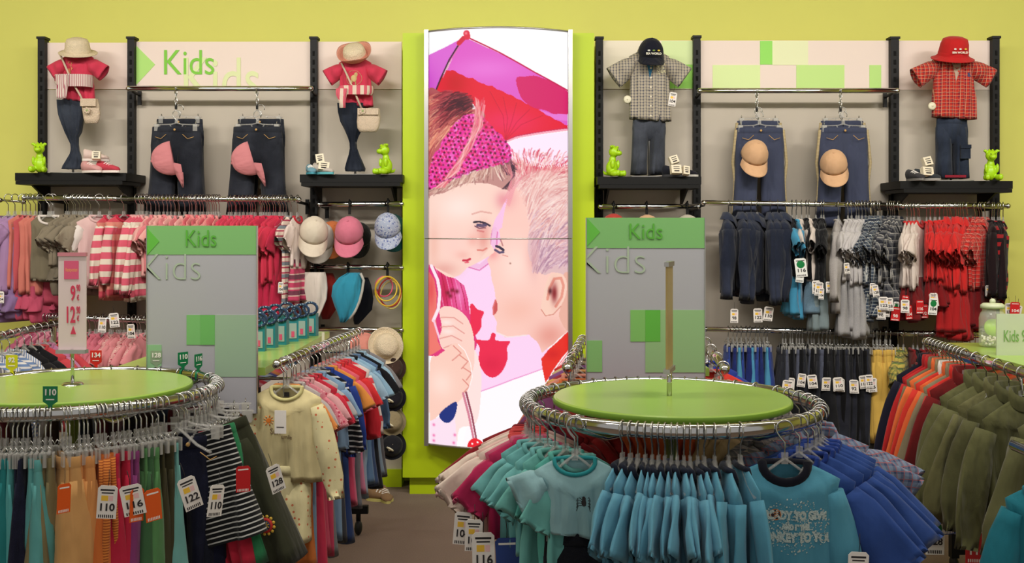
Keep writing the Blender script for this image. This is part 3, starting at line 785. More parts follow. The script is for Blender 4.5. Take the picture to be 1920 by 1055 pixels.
lb = thing('light_box', 'tall curved backlit poster of a girl and a boy on the lime column', 'light box', (0, 0, 0))
NX, NY = 240, 712
x0p, x1p, y0p, y1p = 804.5, 1064.5, 60.0, 831.0
D0 = 6.0; BUL = .14
def bulge(u): return D0-BUL*(1-(2*u-1)**2)
zt = CAMH-(y0p-HOR)/F*D0; zb = CAMH-(y1p-HOR)/F*D0; xl = (x0p-960)/F*D0; xr = (x1p-960)/F*D0
u = np.linspace(0, 1, NX); v = np.linspace(0, 1, NY)
UU, VV = np.meshgrid(u, v)
Xw = xl+(xr-xl)*UU; Zw = zt+(zb-zt)*VV; Yw = D0-BUL*(1-(2*UU-1)**2)
cols = poster_colours(x0p+(x1p-x0p)*UU, y0p+(y1p-y0p)*VV)/255.0
lc = np.where(cols <= .04045, cols/12.92, ((cols+.055)/1.055)**2.4)
def emis_attr(name, strength):
    m = bpy.data.materials.new(name); m.use_nodes = True; nt = m.node_tree; b = nt.nodes['Principled BSDF']
    at = nt.nodes.new('ShaderNodeVertexColor'); at.layer_name = 'Col'
    nt.links.new(at.outputs[0], b.inputs['Emission Color']); b.inputs['Emission Strength'].default_value = strength
    b.inputs['Base Color'].default_value = (.02, .02, .02, 1); b.inputs['Roughness'].default_value = .6; b.inputs['Specular IOR Level'].default_value = .15
    return m
M_post = emis_attr('backlit_print', 1.0)
split = int(round((447-y0p)/(y1p-y0p)*(NY-1)))
for nm, r0, r1 in (('upper_print', 0, split), ('lower_print', split, NY-1)):
    n = r1-r0+1
    vs = np.stack([Xw[r0:r1+1], Yw[r0:r1+1], Zw[r0:r1+1]], -1).reshape(-1, 3)
    idx = np.arange(n*NX).reshape(n, NX)
    fs = np.stack([idx[:-1, :-1], idx[1:, :-1], idx[1:, 1:], idx[:-1, 1:]], -1).reshape(-1, 4)
    me = bpy.data.meshes.new(nm); me.from_pydata(vs.tolist(), [], fs.tolist())
    ca = me.color_attributes.new('Col', 'FLOAT_COLOR', 'POINT')
    cc = np.ones((n*NX, 4)); cc[:, :3] = lc[r0:r1+1].reshape(-1, 3)
    ca.data.foreach_set('color', cc.ravel()); me.materials.append(M_post)
    me.polygons.foreach_set('use_smooth', [True]*len(me.polygons))
    link(nm, me, lb)
    # solid body behind the print
    ring = [(xl+(xr-xl)*q/16, bulge(q/16)+.012) for q in range(17)]
    mb = MB(); za, zb_ = float(Zw[r0, 0]), float(Zw[r1, 0])
    poly = ring+[(xr, 6.05), (xl, 6.05)]
    k = len(poly)
    mb.add([(x, y, za) for x, y in poly]+[(x, y, zb_) for x, y in poly], [tuple(reversed(range(k))), tuple(range(k, 2*k))]+[(i, (i+1) % k, (i+1) % k+k, i+k) for i in range(k)])
    link('light_housing', mb.mesh('light_housing', M_alu), lb)
for sx, xx in ((-1, xl), (1, xr)):
    mb = MB()
    for za, zb_ in ((zt+.005, float(Zw[split, 0])+.002), (float(Zw[split, 0])-.002, zb-.005)):
        mb.box((xx+sx*.013, 6.0, (za+zb_)/2), (.024, .09, za-zb_))
    part('side_profile', mb, M_alu, lb)
mb = MB(); mb.tube([(xl-.02+(xr-xl+.04)*q/20, bulge(min(1, max(0, q/20)))-.004, float(Zw[split, 0])) for q in range(21)], .004, 6); part('middle_strip', mb, M_alu, lb)
for zz in (zt, zb):
    mb = MB(); mb.tube([(xl-.02+(xr-xl+.04)*q/20, bulge(q/20)-.002, zz) for q in range(21)], .006, 6); part('edge_strip', mb, M_alu, lb)

# ------------------------------------------------------------------ wall fittings
WH = {}
def upright(px, label, ytop=72, wpx=13):
    c = P(px, ytop, YU); mb = MB(); wd = wpx/F*YU
    mb.box((c.x, YU+.03, c.z/2), (wd, .06, c.z), 0)
    mb.box((c.x, YU+.03, c.z+.004), (wd*1.25, .075, .014), 0)
    z = c.z-.09
    while z > .2:
        mb.box((c.x, YU-.001, z), (wd*.3, .004, .028), 1); z -= .052
    solo('slotted_upright', mb, [M_black, M_hole], label, 'wall upright')
upright(77, 'leftmost black slotted wall upright beside the bare green wall')
upright(245, 'black slotted wall upright between straw hat display and left Kids header')
upright(588, 'black slotted wall upright left of the caps bay')
upright(1124, 'black slotted wall upright right beside the lime column')
upright(1307, 'black slotted wall upright between navy cap display and green checked header', 70)
upright(1678, 'wide black slotted wall upright left of the red hat display', 72, 15)
upright(1868, 'rightmost black slotted wall upright beside the bare green wall', 71)

def wpanel(x0, x1, y0, y1, m, name, label, cat='wall panel', D=YP):
    a = P(x0, y0, D); b = P(x1, y1, D); o = thing(name, label, cat, ((a.x+b.x)/2, D, b.z))
    mb = MB(); mb.box((0, .01, (a.z-b.z)/2), (b.x-a.x, .02, a.z-b.z)); part('board', mb, m, o)
    return o, (a, b)
pan = [(84, 239, 80, 167, 'pale header board behind the straw hat girl outfit'),
       (251, 582, 78, 167, 'pale header board with green arrow and Kids lettering'),
       (595, 753, 78, 167, 'pale header board behind the pink brimmed hat outfit'),
       (1131, 1301, 76, 167, 'pale header board with green squares behind the navy cap outfit'),
       (1314, 1671, 76, 167, 'pale header board with a long row of green rectangles'),
       (1686, 1862, 76, 169, 'pale header board behind the red hat outfit')]
HP = []
for x0, x1, y0, y1, lab in pan: HP.append(wpanel(x0, x1, y0, y1, M_head, 'header_board', lab, 'sign board'))
for x0, x1, lab in ((84, 239, 'grey back panel of the leftmost wall bay'), (251, 582, 'wide grey back panel behind hanging jeans with pink caps'), (595, 753, 'grey back panel of the caps and hats bay'),
                    (1131, 1301, 'grey back panel between lime column and checked shirts bay'), (1314, 1671, 'wide grey back panel behind the blue trousers with beige caps'), (1686, 1862, 'grey back panel of the rightmost wall bay')):
    o, ab = wpanel(x0, x1, 168.5, 880, M_panel, 'back_panel', lab)
mb = MB(); 
for x0, x1, lab in ((84, 753, 'green skirting plinth under the left wall bays'), (1131, 1862, 'green skirting plinth under the right wall bays')):
    a = P(x0, 880, YP-.02); b = P(x1, 935, YP-.02)
    o = solo('plinth', MB().box(((a.x+b.x)/2, (YP-.02+YW)/2, a.z/2), (b.x-a.x, YW-YP+.02, a.z)), M_colg, lab, 'plinth')

def G(r, g, b): return mat('print_green', (r, g, b), .6)
def prnt(hp, x0, x1, y0, y1, m, name='printed_square'):
    o, (a, b) = hp; D = a.y; p = P(x0, y0, D); q = P(x1, y1, D)
    mb = MB(); mb.box(((p.x+q.x)/2-o.location.x, -.0015, (p.z+q.z)/2-o.location.z), (q.x-p.x, .003, p.z-q.z)); return part(name, mb, m, o)
hp = HP[1]; o, (a, b) = hp
tri = [P(252, 82, YP), P(291, 121, YP), P(252, 163, YP)]
mb = MB(); mb.prism([(p.x-o.location.x, p.z-o.location.z) for p in reversed(tri)], -.003, 0); part('green_arrow', mb, G(176, 224, 120), o)
def px_text(o, s, m, x0, x1, y0, y1, D, bold=0, clip=None, yoff=-.004, name='kids_lettering'):
    p = P(x0, y0, D)-o.location; q = P(x1, y1, D)-o.location
    return fit_text(name, s, m, o, p.x, q.x, q.z, p.z, yoff, bold, clip)
px_text(o, 'Kids', G(222, 230, 176), 345, 486, 108, 186, YP, 0, [((0, 0, .004), (0, 0, -1))], -.0035, 'ghost_lettering')
px_text(o, 'Kids', G(126, 200, 60), 308, 402, 94, 140, YP, .0)
hp = HP[3]; prnt(hp, 1240, 1300, 77, 121, G(214, 232, 170)); prnt(hp, 1256, 1300, 121, 166, G(150, 214, 90)); prnt(hp, 1131, 1240, 77, 166, G(236, 226, 206))
hp = HP[4]; prnt(hp, 1425, 1448, 77, 121, G(150, 222, 98)); prnt(hp, 1336, 1425, 122, 166, G(218, 236, 168)); prnt(hp, 1493, 1583, 122, 166, G(194, 228, 138)); prnt(hp, 1448, 1515, 77, 122, G(230, 234, 190)); prnt(hp, 1630, 1652, 122, 166, G(186, 226, 130))

def bar(x0, y0, D0_, x1, y1, D1, label, r=.0125, arms=(), name='hanging_rail', cat='rail', mats=None, knob=True):
    a = P(x0, y0, D0_); b = P(x1, y1, D1); o = thing(name, label, cat, a)
    mb = MB(); mb.tube([(0, 0, 0), b-a], r, 10, rz=r*1.25); part('tube', mb, M_chrome, o)
    for ax in arms:
        t = (ax-x0)/(x1-x0); p = (b-a)*t
        mb = MB(); mb.tube([p+Vector((0, 0, 0)), p+Vector((0, .04, -.012)), Vector((p.x, YU-a.y+.02, p.z-.02))], .009, 6)
        mb.box((p.x, YU-a.y+.005, p.z-.035), (.022, .015, .09)); part('bracket_arm', mb, M_black, o)
    if knob:
        for p in (Vector(), b-a):
            mb = MB(); mb.ball(p, .016, 0, 10, 6); part('end_cap', mb, M_chrome, o)
    return o
DR = 5.93
bar(241, 166, 6.1, 583, 166, 6.1, 'top chrome rail below the left Kids header board', arms=(245, 583))
bar(1312, 170, 6.1, 1682, 170, 6.1, 'top chrome rail below the green rectangle header board', arms=(1314, 1676))
bar(45, 371, DR, 214, 372, DR, 'leftmost upper rail holding grey and lavender children\'s tops', arms=(80, 210))
bar(217, 372, DR, 560, 374, DR, 'upper rail with pink cardigans behind the left Kids sign', arms=(238, 556))
bar(0, 375, 6.1, 44, 378, 6.1, 'thin short rail at far left above the lavender tops', r=.006)
bar(50, 594, DR, 275, 600, DR, 'lower left wall rail half hidden by the red price sign', arms=(80, 240))
bar(598, 383, 6.05, 753, 382, 6.05, 'top cap rail with white, pink and floral caps', arms=(602,))
bar(584, 499, 6.05, 753, 502, 6.05, 'middle cap rail with turquoise sun hat', arms=(592,))
bar(588, 617, 6.05, 753, 619, 6.05, 'lowest cap rail above the straw hat', arms=(594,))
bar(1126, 387, 6.05, 1310, 387, 6.05, 'short cap rail above the right Kids sign', arms=(1129, 1306))
bar(1320, 380, DR, 1688, 385, DR, 'upper right wall rail with denim jackets and plaid shirts', arms=(1322, 1676))
bar(1692, 386, DR, 1890, 386, DR, 'upper right wall rail holding red shirts', arms=(1696, 1884))
bar(1322, 617, DR, 1690, 624, DR, 'lower right wall rail holding dark jeans', arms=(1324, 1678))
bar(1692, 625, DR, 1860, 626, DR, 'lower right wall rail behind the glass jar', arms=(1696, 1856))

def shelf(x0, x1, ytop, label, th=.045):
    a = P(x0, ytop, 5.95); b = P(x1, ytop, 5.95); o = thing('wall_shelf', label, 'shelf', ((a.x+b.x)/2, 6.08, a.z))
    w_ = b.x-a.x
    mb = MB(); mb.box((0, .03, -th/2), (w_, .32, th)); part('board', mb, M_black, o)
    mb = MB(); mb.box((0, .0, -th-.012), (w_*.96, .30, .02)); part('light_rail', mb, M_alu if False else M_black, o)
    for sx in (-1, 1):
        mb = MB(); x = sx*(w_/2-.07)
        mb.prism([(-.13, -th), (.16, -th), (.16, -th-.12)], x-.006, x+.006)
        mb.v = [(y, x_, z) for x_, y, z in mb.v]; part('bracket', mb, M_black, o)
    mb = MB(); mb.box((0, .165, -th-.02), (w_*.9, .01, .012)); part('pale_strip', mb, mat('beige_strip', (200, 186, 164), .5), o)
    return o, a.z
S1 = shelf(28, 236, 324, 'black wall shelf under the straw hat girl outfit')
S2 = shelf(562, 755, 327, 'black wall shelf above the hanging caps')
S3 = shelf(1120, 1315, 331, 'black wall shelf under the navy cap boy outfit')
S4 = shelf(1688, 1899, 339, 'black wall shelf under the red hat boy outfit')
#@@SIGNS
# ------------------------------------------------------------------ round racks, tables, signs
def ring_pts(cx, cy, z, R, n=64): return [Vector((cx+R*math.cos(2*PI*i/n), cy+R*math.sin(2*PI*i/n), z)) for i in range(n)]
def round_rack(cx, cy, zr, R, Rd, zd, label):
    o = thing('round_rack', label, 'clothes rack', (cx, cy, 0))
    mb = MB(); n = 72; rg = []
    for i in range(n+1):
        a = 2*PI*i/n; e = Vector((math.cos(a), math.sin(a), 0))
        rg.append([e*(R+.011*math.cos(2*PI*k/12))+Vector((0, 0, zr+.020*math.sin(2*PI*k/12))) for k in range(12)])
    mb.loft(rg); part('ring_rail', mb, M_chrome, o)
    mb = MB(); mb.lathe([(0, zd), (Rd-.006, zd), (Rd, zd-.004), (Rd, zd-.018), (Rd-.006, zd-.022), (0, zd-.022)], 72)
    for i in range(len(mb.s)): mb.s[i] = False
    part('table_top', mb, M_top, o)
    mb = MB(); mb.lathe([(Rd+.001, zd-.003), (Rd+.003, zd-.006), (Rd+.003, zd-.018), (Rd+.001, zd-.02)], 72); part('top_edging', mb, M_topedge, o)
    mb = MB(); mb.tube([(0, 0, .1), (0, 0, zd-.02)], .02, 12); part('pole', mb, M_chrome, o)
    for k in range(4):
        a = PI/4+k*PI/2; e = Vector((math.cos(a), math.sin(a), 0))
        mb = MB(); mb.tube([e*.02+Vector((0, 0, zr-.06)), e*(R*.7)+Vector((0, 0, zr-.06)), e*R+Vector((0, 0, zr-.014))], .008, 8); part('spoke', mb, M_chrome, o)
        mb = MB(); mb.tube([e*.02+Vector((0, 0, .12)), e*.36+Vector((0, 0, .09))], .018, 8); l = part('leg', mb, M_black, o)
        mb = MB(); mb.ball(e*.36+Vector((0, 0, .04)), (.02, .034, .038), 0, 12, 8); mb.tube([e*.36+Vector((0, 0, .1)), e*.36+Vector((0, 0, .05))], .01, 6); part('caster', mb, M_rubber, l)
    return o
ZR = 1.02; ZD = 1.045
LC = (( 137-960)/F*3.42, 3.42, .456); RC = ((1258-960)/F*3.16, 3.16, .437)
round_rack(LC[0], LC[1], ZR, LC[2], .375, ZD-.005, 'round chrome clothes rack with green top at lower left')
round_rack(RC[0], RC[1], ZR, RC[2], .356, ZD, 'round chrome clothes rack with green top in front of the right Kids sign')

def table(x0, x1, y0, y1, z, rails, label, out=0):
    cx, cy = (x0+x1)/2, (y0+y1)/2; o = thing('sales_table', label, 'display table', (cx, cy, 0))
    mb = MB(); mb.box((0, 0, z-.015), (x1-x0, y1-y0, .03)); part('table_top', mb, M_top, o)
    mb = MB(); mb.box((0, 0, z-.055), (x1-x0-.06, y1-y0-.06, .05)); part('top_frame', mb, M_chrome, o)
    for sx in (-1, 1):
        for sy in (-1, 1):
            mb = MB(); x, y = sx*(x1-x0-.1)/2, sy*(y1-y0-.1)/2
            mb.box((x, y, z/2), (.035, .035, z-.12)); l = part('leg', mb, M_black, o)
            mb = MB(); mb.ball((x, y, .035), (.018, .034, .034), 0, 12, 8); part('caster', mb, M_rubber, l)
    for sy in (-1, 1):
        mb = MB(); mb.box((0, sy*(y1-y0-.1)/2, .1), (x1-x0-.1, .03, .05)); part('base_bar', mb, M_black, o)
    if out:
        mb = MB(); xo = (x1-x0)/2; yo = (y1-y0)/2-.02
        mb.box((xo+out/2, yo, .13), (out+.1, .03, .04)); mb.tube([(xo+out, yo, .13), (xo+out, yo, .07)], .012, 8); f_ = part('outrigger', mb, M_black, o)
        mb = MB(); mb.ball((xo+out, yo, .038), (.02, .038, .038), 0, 14, 10); part('caster', mb, M_rubber, f_)
    for (ax, ay, bx, by, zz) in rails:
        mb = MB(); a = Vector((ax-cx, ay-cy, zz)); b = Vector((bx-cx, by-cy, zz)); mb.tube([a, b], .012, 10, rz=.016)
        mb.ball(a, .019, 0, 12, 8); mb.ball(b, .017, 0, 10, 6); rl = part('side_rail', mb, M_chrome, o)
        for t in (.15, .85):
            p = a.lerp(b, t); q = Vector((max(-(x1-x0)/2+.05, min((x1-x0)/2-.05, p.x)), p.y, z-.06)); mb = MB(); mb.tube([p, Vector((p.x, p.y, z-.06)), q], .007, 6); part('rail_support', mb, M_chrome, rl)
    return o
RM = [(-.872, 3.88, -.752, 5.12)]
table(-1.5, -.93, 3.92, 5.3, 1.03, [(-.872, 3.86, -.755, 5.12, 1.05)], 'green topped table with gift boxes behind the left Kids sign', out=.15)
table(.34, .74, 3.9, 4.8, 1.03, [(.2, 3.75, .325, 4.76, 1.05), (.76, 3.72, .865, 4.66, 1.05)], 'green topped table hidden behind the right Kids sign')
table(1.96, 2.75, 3.4, 4.78, 1.03, [(1.765, 3.45, 1.845, 4.64, 1.05)], 'green topped table with the glass jar at far right')
# the rail of a rack standing half outside the picture on the left
o = thing('side_rack', 'chrome straight rack of striped shirts at the left picture edge', 'clothes rack', (-2.4, 5.0, 0))
mb = MB(); mb.tube([(.02, -.5, 1.05), (-.02, .52, 1.05)], .012, 10, rz=.02); part('rail', mb, M_chrome, o)
for yy in (-.4, .45):
    mb = MB(); mb.tube([(0, yy, 1.04), (0, yy, .1)], .014, 8); part('post', mb, M_chrome, o)
    mb = MB(); mb.box((0, yy, .08), (.5, .04, .04)); part('foot', mb, M_black, o)

SG = mat('sign_pale', (164, 163, 170), .55)
def big_sign(x0, x1, y0, y1, D, label, sq, arrow, t1, t2, hband):
    a = P(x0, y0, D); b = P(x1, y1, D); o = thing('kids_sign', label, 'sign', ((a.x+b.x)/2, D, b.z))
    mb = MB(); mb.box((0, .006, (a.z-b.z)/2), (b.x-a.x, .012, a.z-b.z)); part('board', mb, SG, o)
    mb = MB()
    for x in (-1, 1): mb.box((x*((b.x-a.x)/2+.0015), .004, (a.z-b.z)/2), (.003, .016, a.z-b.z))
    part('edge_strip', mb, M_alu, o)
    mb = MB()
    for x in (-.12, .12): mb.tube([(x, .016, .05), (x, .016, -(b.z-.95)-.0 if b.z > .95 else 0)], .006, 6)
    part('support', mb, M_chrome, o)
    def sqr(xa, xb, ya, yb, m, nm='printed_square', y=.0015):
        p = P(xa, ya, D)-o.location; q = P(xb, yb, D)-o.location
        mb = MB(); mb.box(((p.x+q.x)/2, -y/2, (p.z+q.z)/2), (q.x-p.x, y, p.z-q.z)); part(nm, mb, m, o)
    sqr(x0, x1, y0, hband, G(118, 172, 104), 'green_band')
    for s in sq: sqr(*s[:4], G(*s[4]), y=.0015+.0004*len(s[4:]) if len(s) > 5 else .0015)
    mb = MB(); tr = [P(x0, arrow[0], D), P(arrow[2], (arrow[0]+arrow[1])/2, D), P(x0, arrow[1], D)]
    mb.prism([(p.x-o.location.x, p.z-o.location.z) for p in reversed(tr)], -.003, 0); part('green_arrow', mb, G(92, 172, 60), o)
    px_text(o, 'Kids', G(84, 160, 52), *t1, D, 0)
    px_text(o, 'Kids', G(160, 174, 154), *t2, D, -.02, [((-(b.x-a.x)/2, 0, 0), (-1, 0, 0))], -.0018, 'ghost_lettering')
    return o
big_sign(276, 481, 423, 775, 3.86, 'large grey and green Kids sign board left of the light box',
         [(350, 403, 590, 646, (116, 176, 106)), (403, 481, 590, 706, (146, 172, 146)), (276, 303, 646, 700, (136, 180, 136)), (376, 403, 590, 646, (104, 172, 92), 1)],
         (427, 478, 299), (349, 406, 431, 462), (268, 376, 476, 524), 477)
big_sign(1100, 1321, 408, 712, 3.8, 'large grey and green Kids sign board right of the light box',
         [(1182, 1238, 581, 640, (122, 180, 96)), (1210, 1321, 581, 698, (140, 178, 124)), (1100, 1129, 638, 697, (126, 178, 108)), (1210, 1238, 581, 640, (92, 172, 62), 1)],
         (408, 462, 1125), (1180, 1242, 419, 448), (1088, 1210, 462, 512), 465)

# price sign on the left round rack
D = 3.42; c = P(136, 655, D)
o = thing('price_sign', 'pink and white price sign reading 9.90 and 12.90 on a thin pole', 'sign', (c.x, D, ZD-.005))
zb0 = P(0, 652, D).z-ZD; zt0 = P(0, 476, D).z-ZD; hw = 26/F*D
mb = MB(); mb.box((0, 0, (zb0+zt0)/2), (hw*2, .004, zt0-zb0)); fr = part('card', mb, mat('sign_card_pink', (226, 204, 206), .35), o)
mb = MB(); mb.box((0, 0, zt0+.004), (hw*2.06, .012, .012)); part('top_clip', mb, mat('pink_clip', (206, 130, 142), .4), o)
mb = MB(); mb.box((0, -.004, zb0-.006), (hw*2.1, .03, .012)); part('bottom_clip', mb, M_alu, o)
mb = MB(); mb.tube([(0, 0, 0), (0, 0, zb0)], .006, 8); mb.lathe([(0, .008), (.03, .006), (.035, 0)], 20); part('pole', mb, M_chrome, o)
MR = mat('sign_red', (212, 60, 92), .5)
def pst(s, x0, x1, y0, y1, m=MR, b=.02):
    k = F/D; fit_text('price_lettering', s, m, o, (x0-136)/k, (x1-136)/k, CAMH-(y1-HOR)/k-ZD, CAMH-(y0-HOR)/k-ZD, -.0035, b)
mb = MB(); k = F/D; mb.box(((134.5-136)/k, -.003, CAMH-(503-HOR)/k-ZD), (27/k, .002, 34/k)); part('logo_square', mb, mat('logo_pink', (222, 92, 128), .5), o)
pst('Restposten', 124, 146, 499, 508, mat('logo_yellow', (236, 170, 90), .5), 0)
pst('9', 133, 142, 532, 561); pst('90', 144, 151, 530, 543); pst('€', 145, 149, 549, 560)
pst('12', 126, 142, 571, 602); pst('90', 144, 151, 571, 585); pst('€', 145, 149, 588, 599)
mb = MB(); mb.prism([((133-136)/k, CAMH-(623-HOR)/k-ZD), ((143-136)/k, CAMH-(623-HOR)/k-ZD), ((138-136)/k, CAMH-(608-HOR)/k-ZD)], -.004, -.002); part('red_arrow', mb, MR, o)

# price sign seen from the side, standing on the right round rack
D = 3.16; c = P(1255, 742, D); k = F/D
o = thing('price_sign', 'tan acrylic price sign turned edge-on in front of the right Kids sign', 'sign', (c.x, D, ZD), math.radians(73))
z0_ = CAMH-(690-HOR)/k-ZD; z1_ = CAMH-(497-HOR)/k-ZD
mb = MB(); mb.box((0, 0, (z0_+z1_)/2), (.11, .006, z1_-z0_)); part('card', mb, mat('tan_card', (176, 152, 98), .3, noise=.2), o)
mb = MB(); mb.box((0, 0, z1_+.004), (.118, .014, .014)); part('top_clip', mb, M_alu, o)
mb = MB(); mb.box((0, 0, z0_-.004), (.118, .02, .014)); part('bottom_clip', mb, M_alu, o)
mb = MB(); mb.tube([(0, 0, 0), (0, 0, z0_)], .008, 10); part('pole', mb, M_chrome, o)

# clear sign and jar on the far right table
c = P(1861, 649, 4.6)
o = thing('glass_jar', 'lidded glass jar with lime green discs on the right green table', 'jar', (c.x, 4.6, 1.03))
M_glass = mat('jar_glass', (230, 235, 225), .05, 0, .6, alpha=.28)
mb = MB(); mb.lathe([(.0, .003), (.048, .003), (.056, .012), (.056, .13), (.05, .15), (.042, .16), (.042, .172)], 28); part('jar_body', mb, M_glass, o)
mb = MB(); mb.lathe([(0, .196), (.04, .194), (.05, .186), (.05, .172), (.0, .172)], 28); mb.ball((0, 0, .203), (.013, .013, .012)); part('lid', mb, mat('pale_lid', (196, 204, 170), .3), o)
mb = MB(); mb.lathe([(0, .0), (.04, 0), (.04, .01), (0, .01)], 24); me = mb.mesh('disc', M_fig); me.transform(Matrix.Rotation(math.radians(76), 4, 'X') @ Matrix.Translation((0, .06, 0)))
d_ = solo('lime_disc', me, None, 'large lime green disc standing inside the lidded glass jar', 'disc', (c.x+.008, 4.6, 1.055))
mb = MB()
for i in range(90):
    a_ = rnd.uniform(0, 2*PI); q = .044*math.sqrt(rnd.random()); mb.ball((q*math.cos(a_), q*math.sin(a_), .01+rnd.uniform(0, .035)), .006, rnd.randrange(2), 6, 4)
s_ = solo('beads', mb, [M_cream, mat('white_bead', (236, 234, 224), .4)], 'small cream beads filling the bottom of the glass jar', 'beads', (c.x, 4.6, 1.033)); s_['kind'] = 'stuff'
D = 4.3; a = P(1868, 588, D); b = P(1990, 650, D)
o = thing('size_sign', 'translucent acrylic sign reading Kids 92 on the far right table', 'sign', ((a.x+b.x)/2, D, 1.03))
mb = MB(); h = a.z-1.03; mb.box((0, 0, h/2), (b.x-a.x, .008, h)); part('panel', mb, mat('frosted_acrylic', (206, 216, 186), .2, 0, .5, alpha=.72), o)
px_text(o, 'Kids 92-', G(116, 160, 84), 1881, 1936, 618, 640, D, 0, None, -.006)
#@@GARMENTS
# ------------------------------------------------------------------ garments: where they hang
def wall_spots(x0, x1, n, y, D, ang, jx=2.0):
    o = []
    for i in range(n):
        px = x0+(x1-x0)*(i/(n-1) if n > 1 else .5)+(rnd.uniform(-jx, jx) if n > 2 else 0)
        p = P(px, y, D); o.append(((p.x, p.y, p.z), math.radians(ang)))
    return o
def ring_a(C, px, back=False):
    best = None
    for i in range(0, 1801):
        a = (0 if back else 180)+i*.1; ar = math.radians(a)
        x = 960+F*(C[0]+C[2]*math.cos(ar))/(C[1]+C[2]*math.sin(ar)); e = abs(x-px)
        if best is None or e < best[0]: best = (e, a)
    return best[1]
def ring_spots(C, pxs, tw=0, back=False, angs=None, side=None):
    o = []
    for px in (angs if angs else pxs):
        a = px if angs else ring_a(C, px, back)
        ar = math.radians(a); left = (math.cos(ar) < 0) if side is None else side
        rz = ar+PI if left else ar
        if math.sin(ar) > 0.05 : rz = ar+PI if left else ar
        o.append(((C[0]+C[2]*math.cos(ar), C[1]+C[2]*math.sin(ar), ZR), rz+math.radians(tw)))
    return o

LAV = (172, 132, 178); CORAL = (216, 96, 98); TAUPE = (136, 124, 104); PINK = (226, 160, 160); CRIM = (196, 30, 66); WHT = (222, 210, 200)
UL = 'on the upper left wall rail'
run(wall_spots(14, 44, 3, 371, DR, 50), 'ruffled_blouse', 'top', 'lavender top', 'lavender ruffled tops', UL, drop=.112, mat_=fab(LAV), w=.13, L=.42, sl=.1, t=.03, sa=48, ragged=.006, collar='none', tagp=.4, lower=fab((140, 110, 158)), lowerL=.16)
run(wall_spots(48, 74, 4, 371, DR, 62), 'strappy_shirt', 'top', 'coral top', 'coral and salmon strappy tops', UL, drop=.112, mat_=[fab((214, 120, 104)), fab((206, 84, 92))], w=.11, L=.42, sl=0, t=.022, collar='thin', lower=fab((196, 74, 104)), lowerL=.14)
run(wall_spots(99, 99, 1, 371, DR+.02, 18), 'sleeveless_shirt', 'top', 'rose pink top behind the taupe vest', '', UL, drop=.112, mat_=fab((198, 76, 100)), w=.12, L=.5, sl=0, t=.02, collar='none')
run(wall_spots(92, 92, 1, 371, DR-.05, 8), 'sleeveless_vest', 'vest', 'taupe sleeveless vest with white edging', '', UL, drop=.112, mat_=fab((124, 114, 92)), w=.1, L=.36, sl=0, t=.028, slope=.5, neck=.055, cm=fab((226, 214, 206)), dip=.04, flare=1.12)
run(wall_spots(124, 162, 7, 371, DR, 60), 't_shirt', 'T-shirt', '', 'taupe short-sleeved T-shirts', UL, drop=.112, mat_=fab(TAUPE), w=.13, L=.27, sl=.09, t=.016, sa=35, lower=fab((110, 100, 84)), lowerL=.12, tagp=.3)
run(wall_spots(170, 170, 1, 371, DR, 55), 't_shirt', 'T-shirt', 'long taupe T-shirt', '', UL, drop=.112, mat_=fab((150, 138, 118)), w=.13, L=.44, sl=.1, t=.02, tagp=1)
run(wall_spots(186, 186, 1, 371, DR-.03, 32), 't_shirt', 'T-shirt', 'pale pink T-shirt with white sleeves', '', UL, drop=.112, mat_=fab((226, 186, 184)), sm=fab((232, 220, 214)), w=.12, L=.4, sl=.1, t=.022, tagp=1, tagz=-.3)
CARD = fab((222, 88, 112), 'stripe', (232, 218, 200), f=14.5, ratio=.55)
run(wall_spots(206, 232, 2, 371, DR, 68), 'striped_cardigan', 'cardigan', '', 'pink and salmon striped cardigans', UL, drop=.112, mat_=fab((216, 74, 92), 'stripe', (226, 138, 122), f=14.5, ratio=.5), sm=CARD, cm=fab(CRIM), w=.12, L=.46, sl=.3, sa=12, sw=.036, t=.03, bend=.3, tagp=1, tagz=-.62, tags_s=1.3)
run(wall_spots(256, 276, 4, 371, DR, 78), 'striped_cardigan', 'cardigan', '', 'pink and white striped cardigans', UL, drop=.112, mat_=CARD, cm=fab(PINK), w=.12, L=.46, sl=.36, sa=12, sw=.034, t=.024, bend=.3, tagp=.4, tagz=-.66, tags_s=1.3)
run(wall_spots(284, 345, 9, 372, DR, 80), 'knit_shirt', 'top', '', 'pale pink knit tops', UL, drop=.112, mat_=[fab((232, 168, 162)), fab((226, 128, 134))], w=.12, L=.32, sl=.1, t=.02, sec=.2)
run(wall_spots(356, 412, 12, 372, DR, 82), 't_shirt', 'T-shirt', '', 'salmon pink T-shirts', UL, drop=.112, mat_=[fab((230, 140, 138)), fab((222, 100, 112))], w=.12, L=.32, sl=.1, t=.015)
run(wall_spots(428, 480, 10, 373, DR, 74), 't_shirt', 'T-shirt', '', 'rose red T-shirts', UL, drop=.112, mat_=fab((222, 56, 88)), w=.13, L=.34, sl=.11, t=.016, tagp=.5, sec=.15, lower=fab((150, 22, 46)), lowerL=.14)
run(wall_spots(487, 538, 11, 373, DR, 66), 't_shirt', 'T-shirt', '', 'long crimson T-shirts', UL, drop=.112, mat_=[fab((214, 40, 74)), fab((198, 30, 70))], w=.13, L=.36, sl=.11, t=.016, sa=36, lower=fab((188, 22, 66)), lowerL=.22, tagp=.15)
run(wall_spots(546, 546, 1, 373, DR, 72), 'striped_dress', 'dress', 'candy striped dress beside the white cap', '', UL, drop=.112, mat_=fab((226, 206, 190), 'multi', (180, 60, 90), (120, 130, 140), f=34), w=.12, L=.52, sl=.08, t=.022, tagp=1, tagz=-.62)
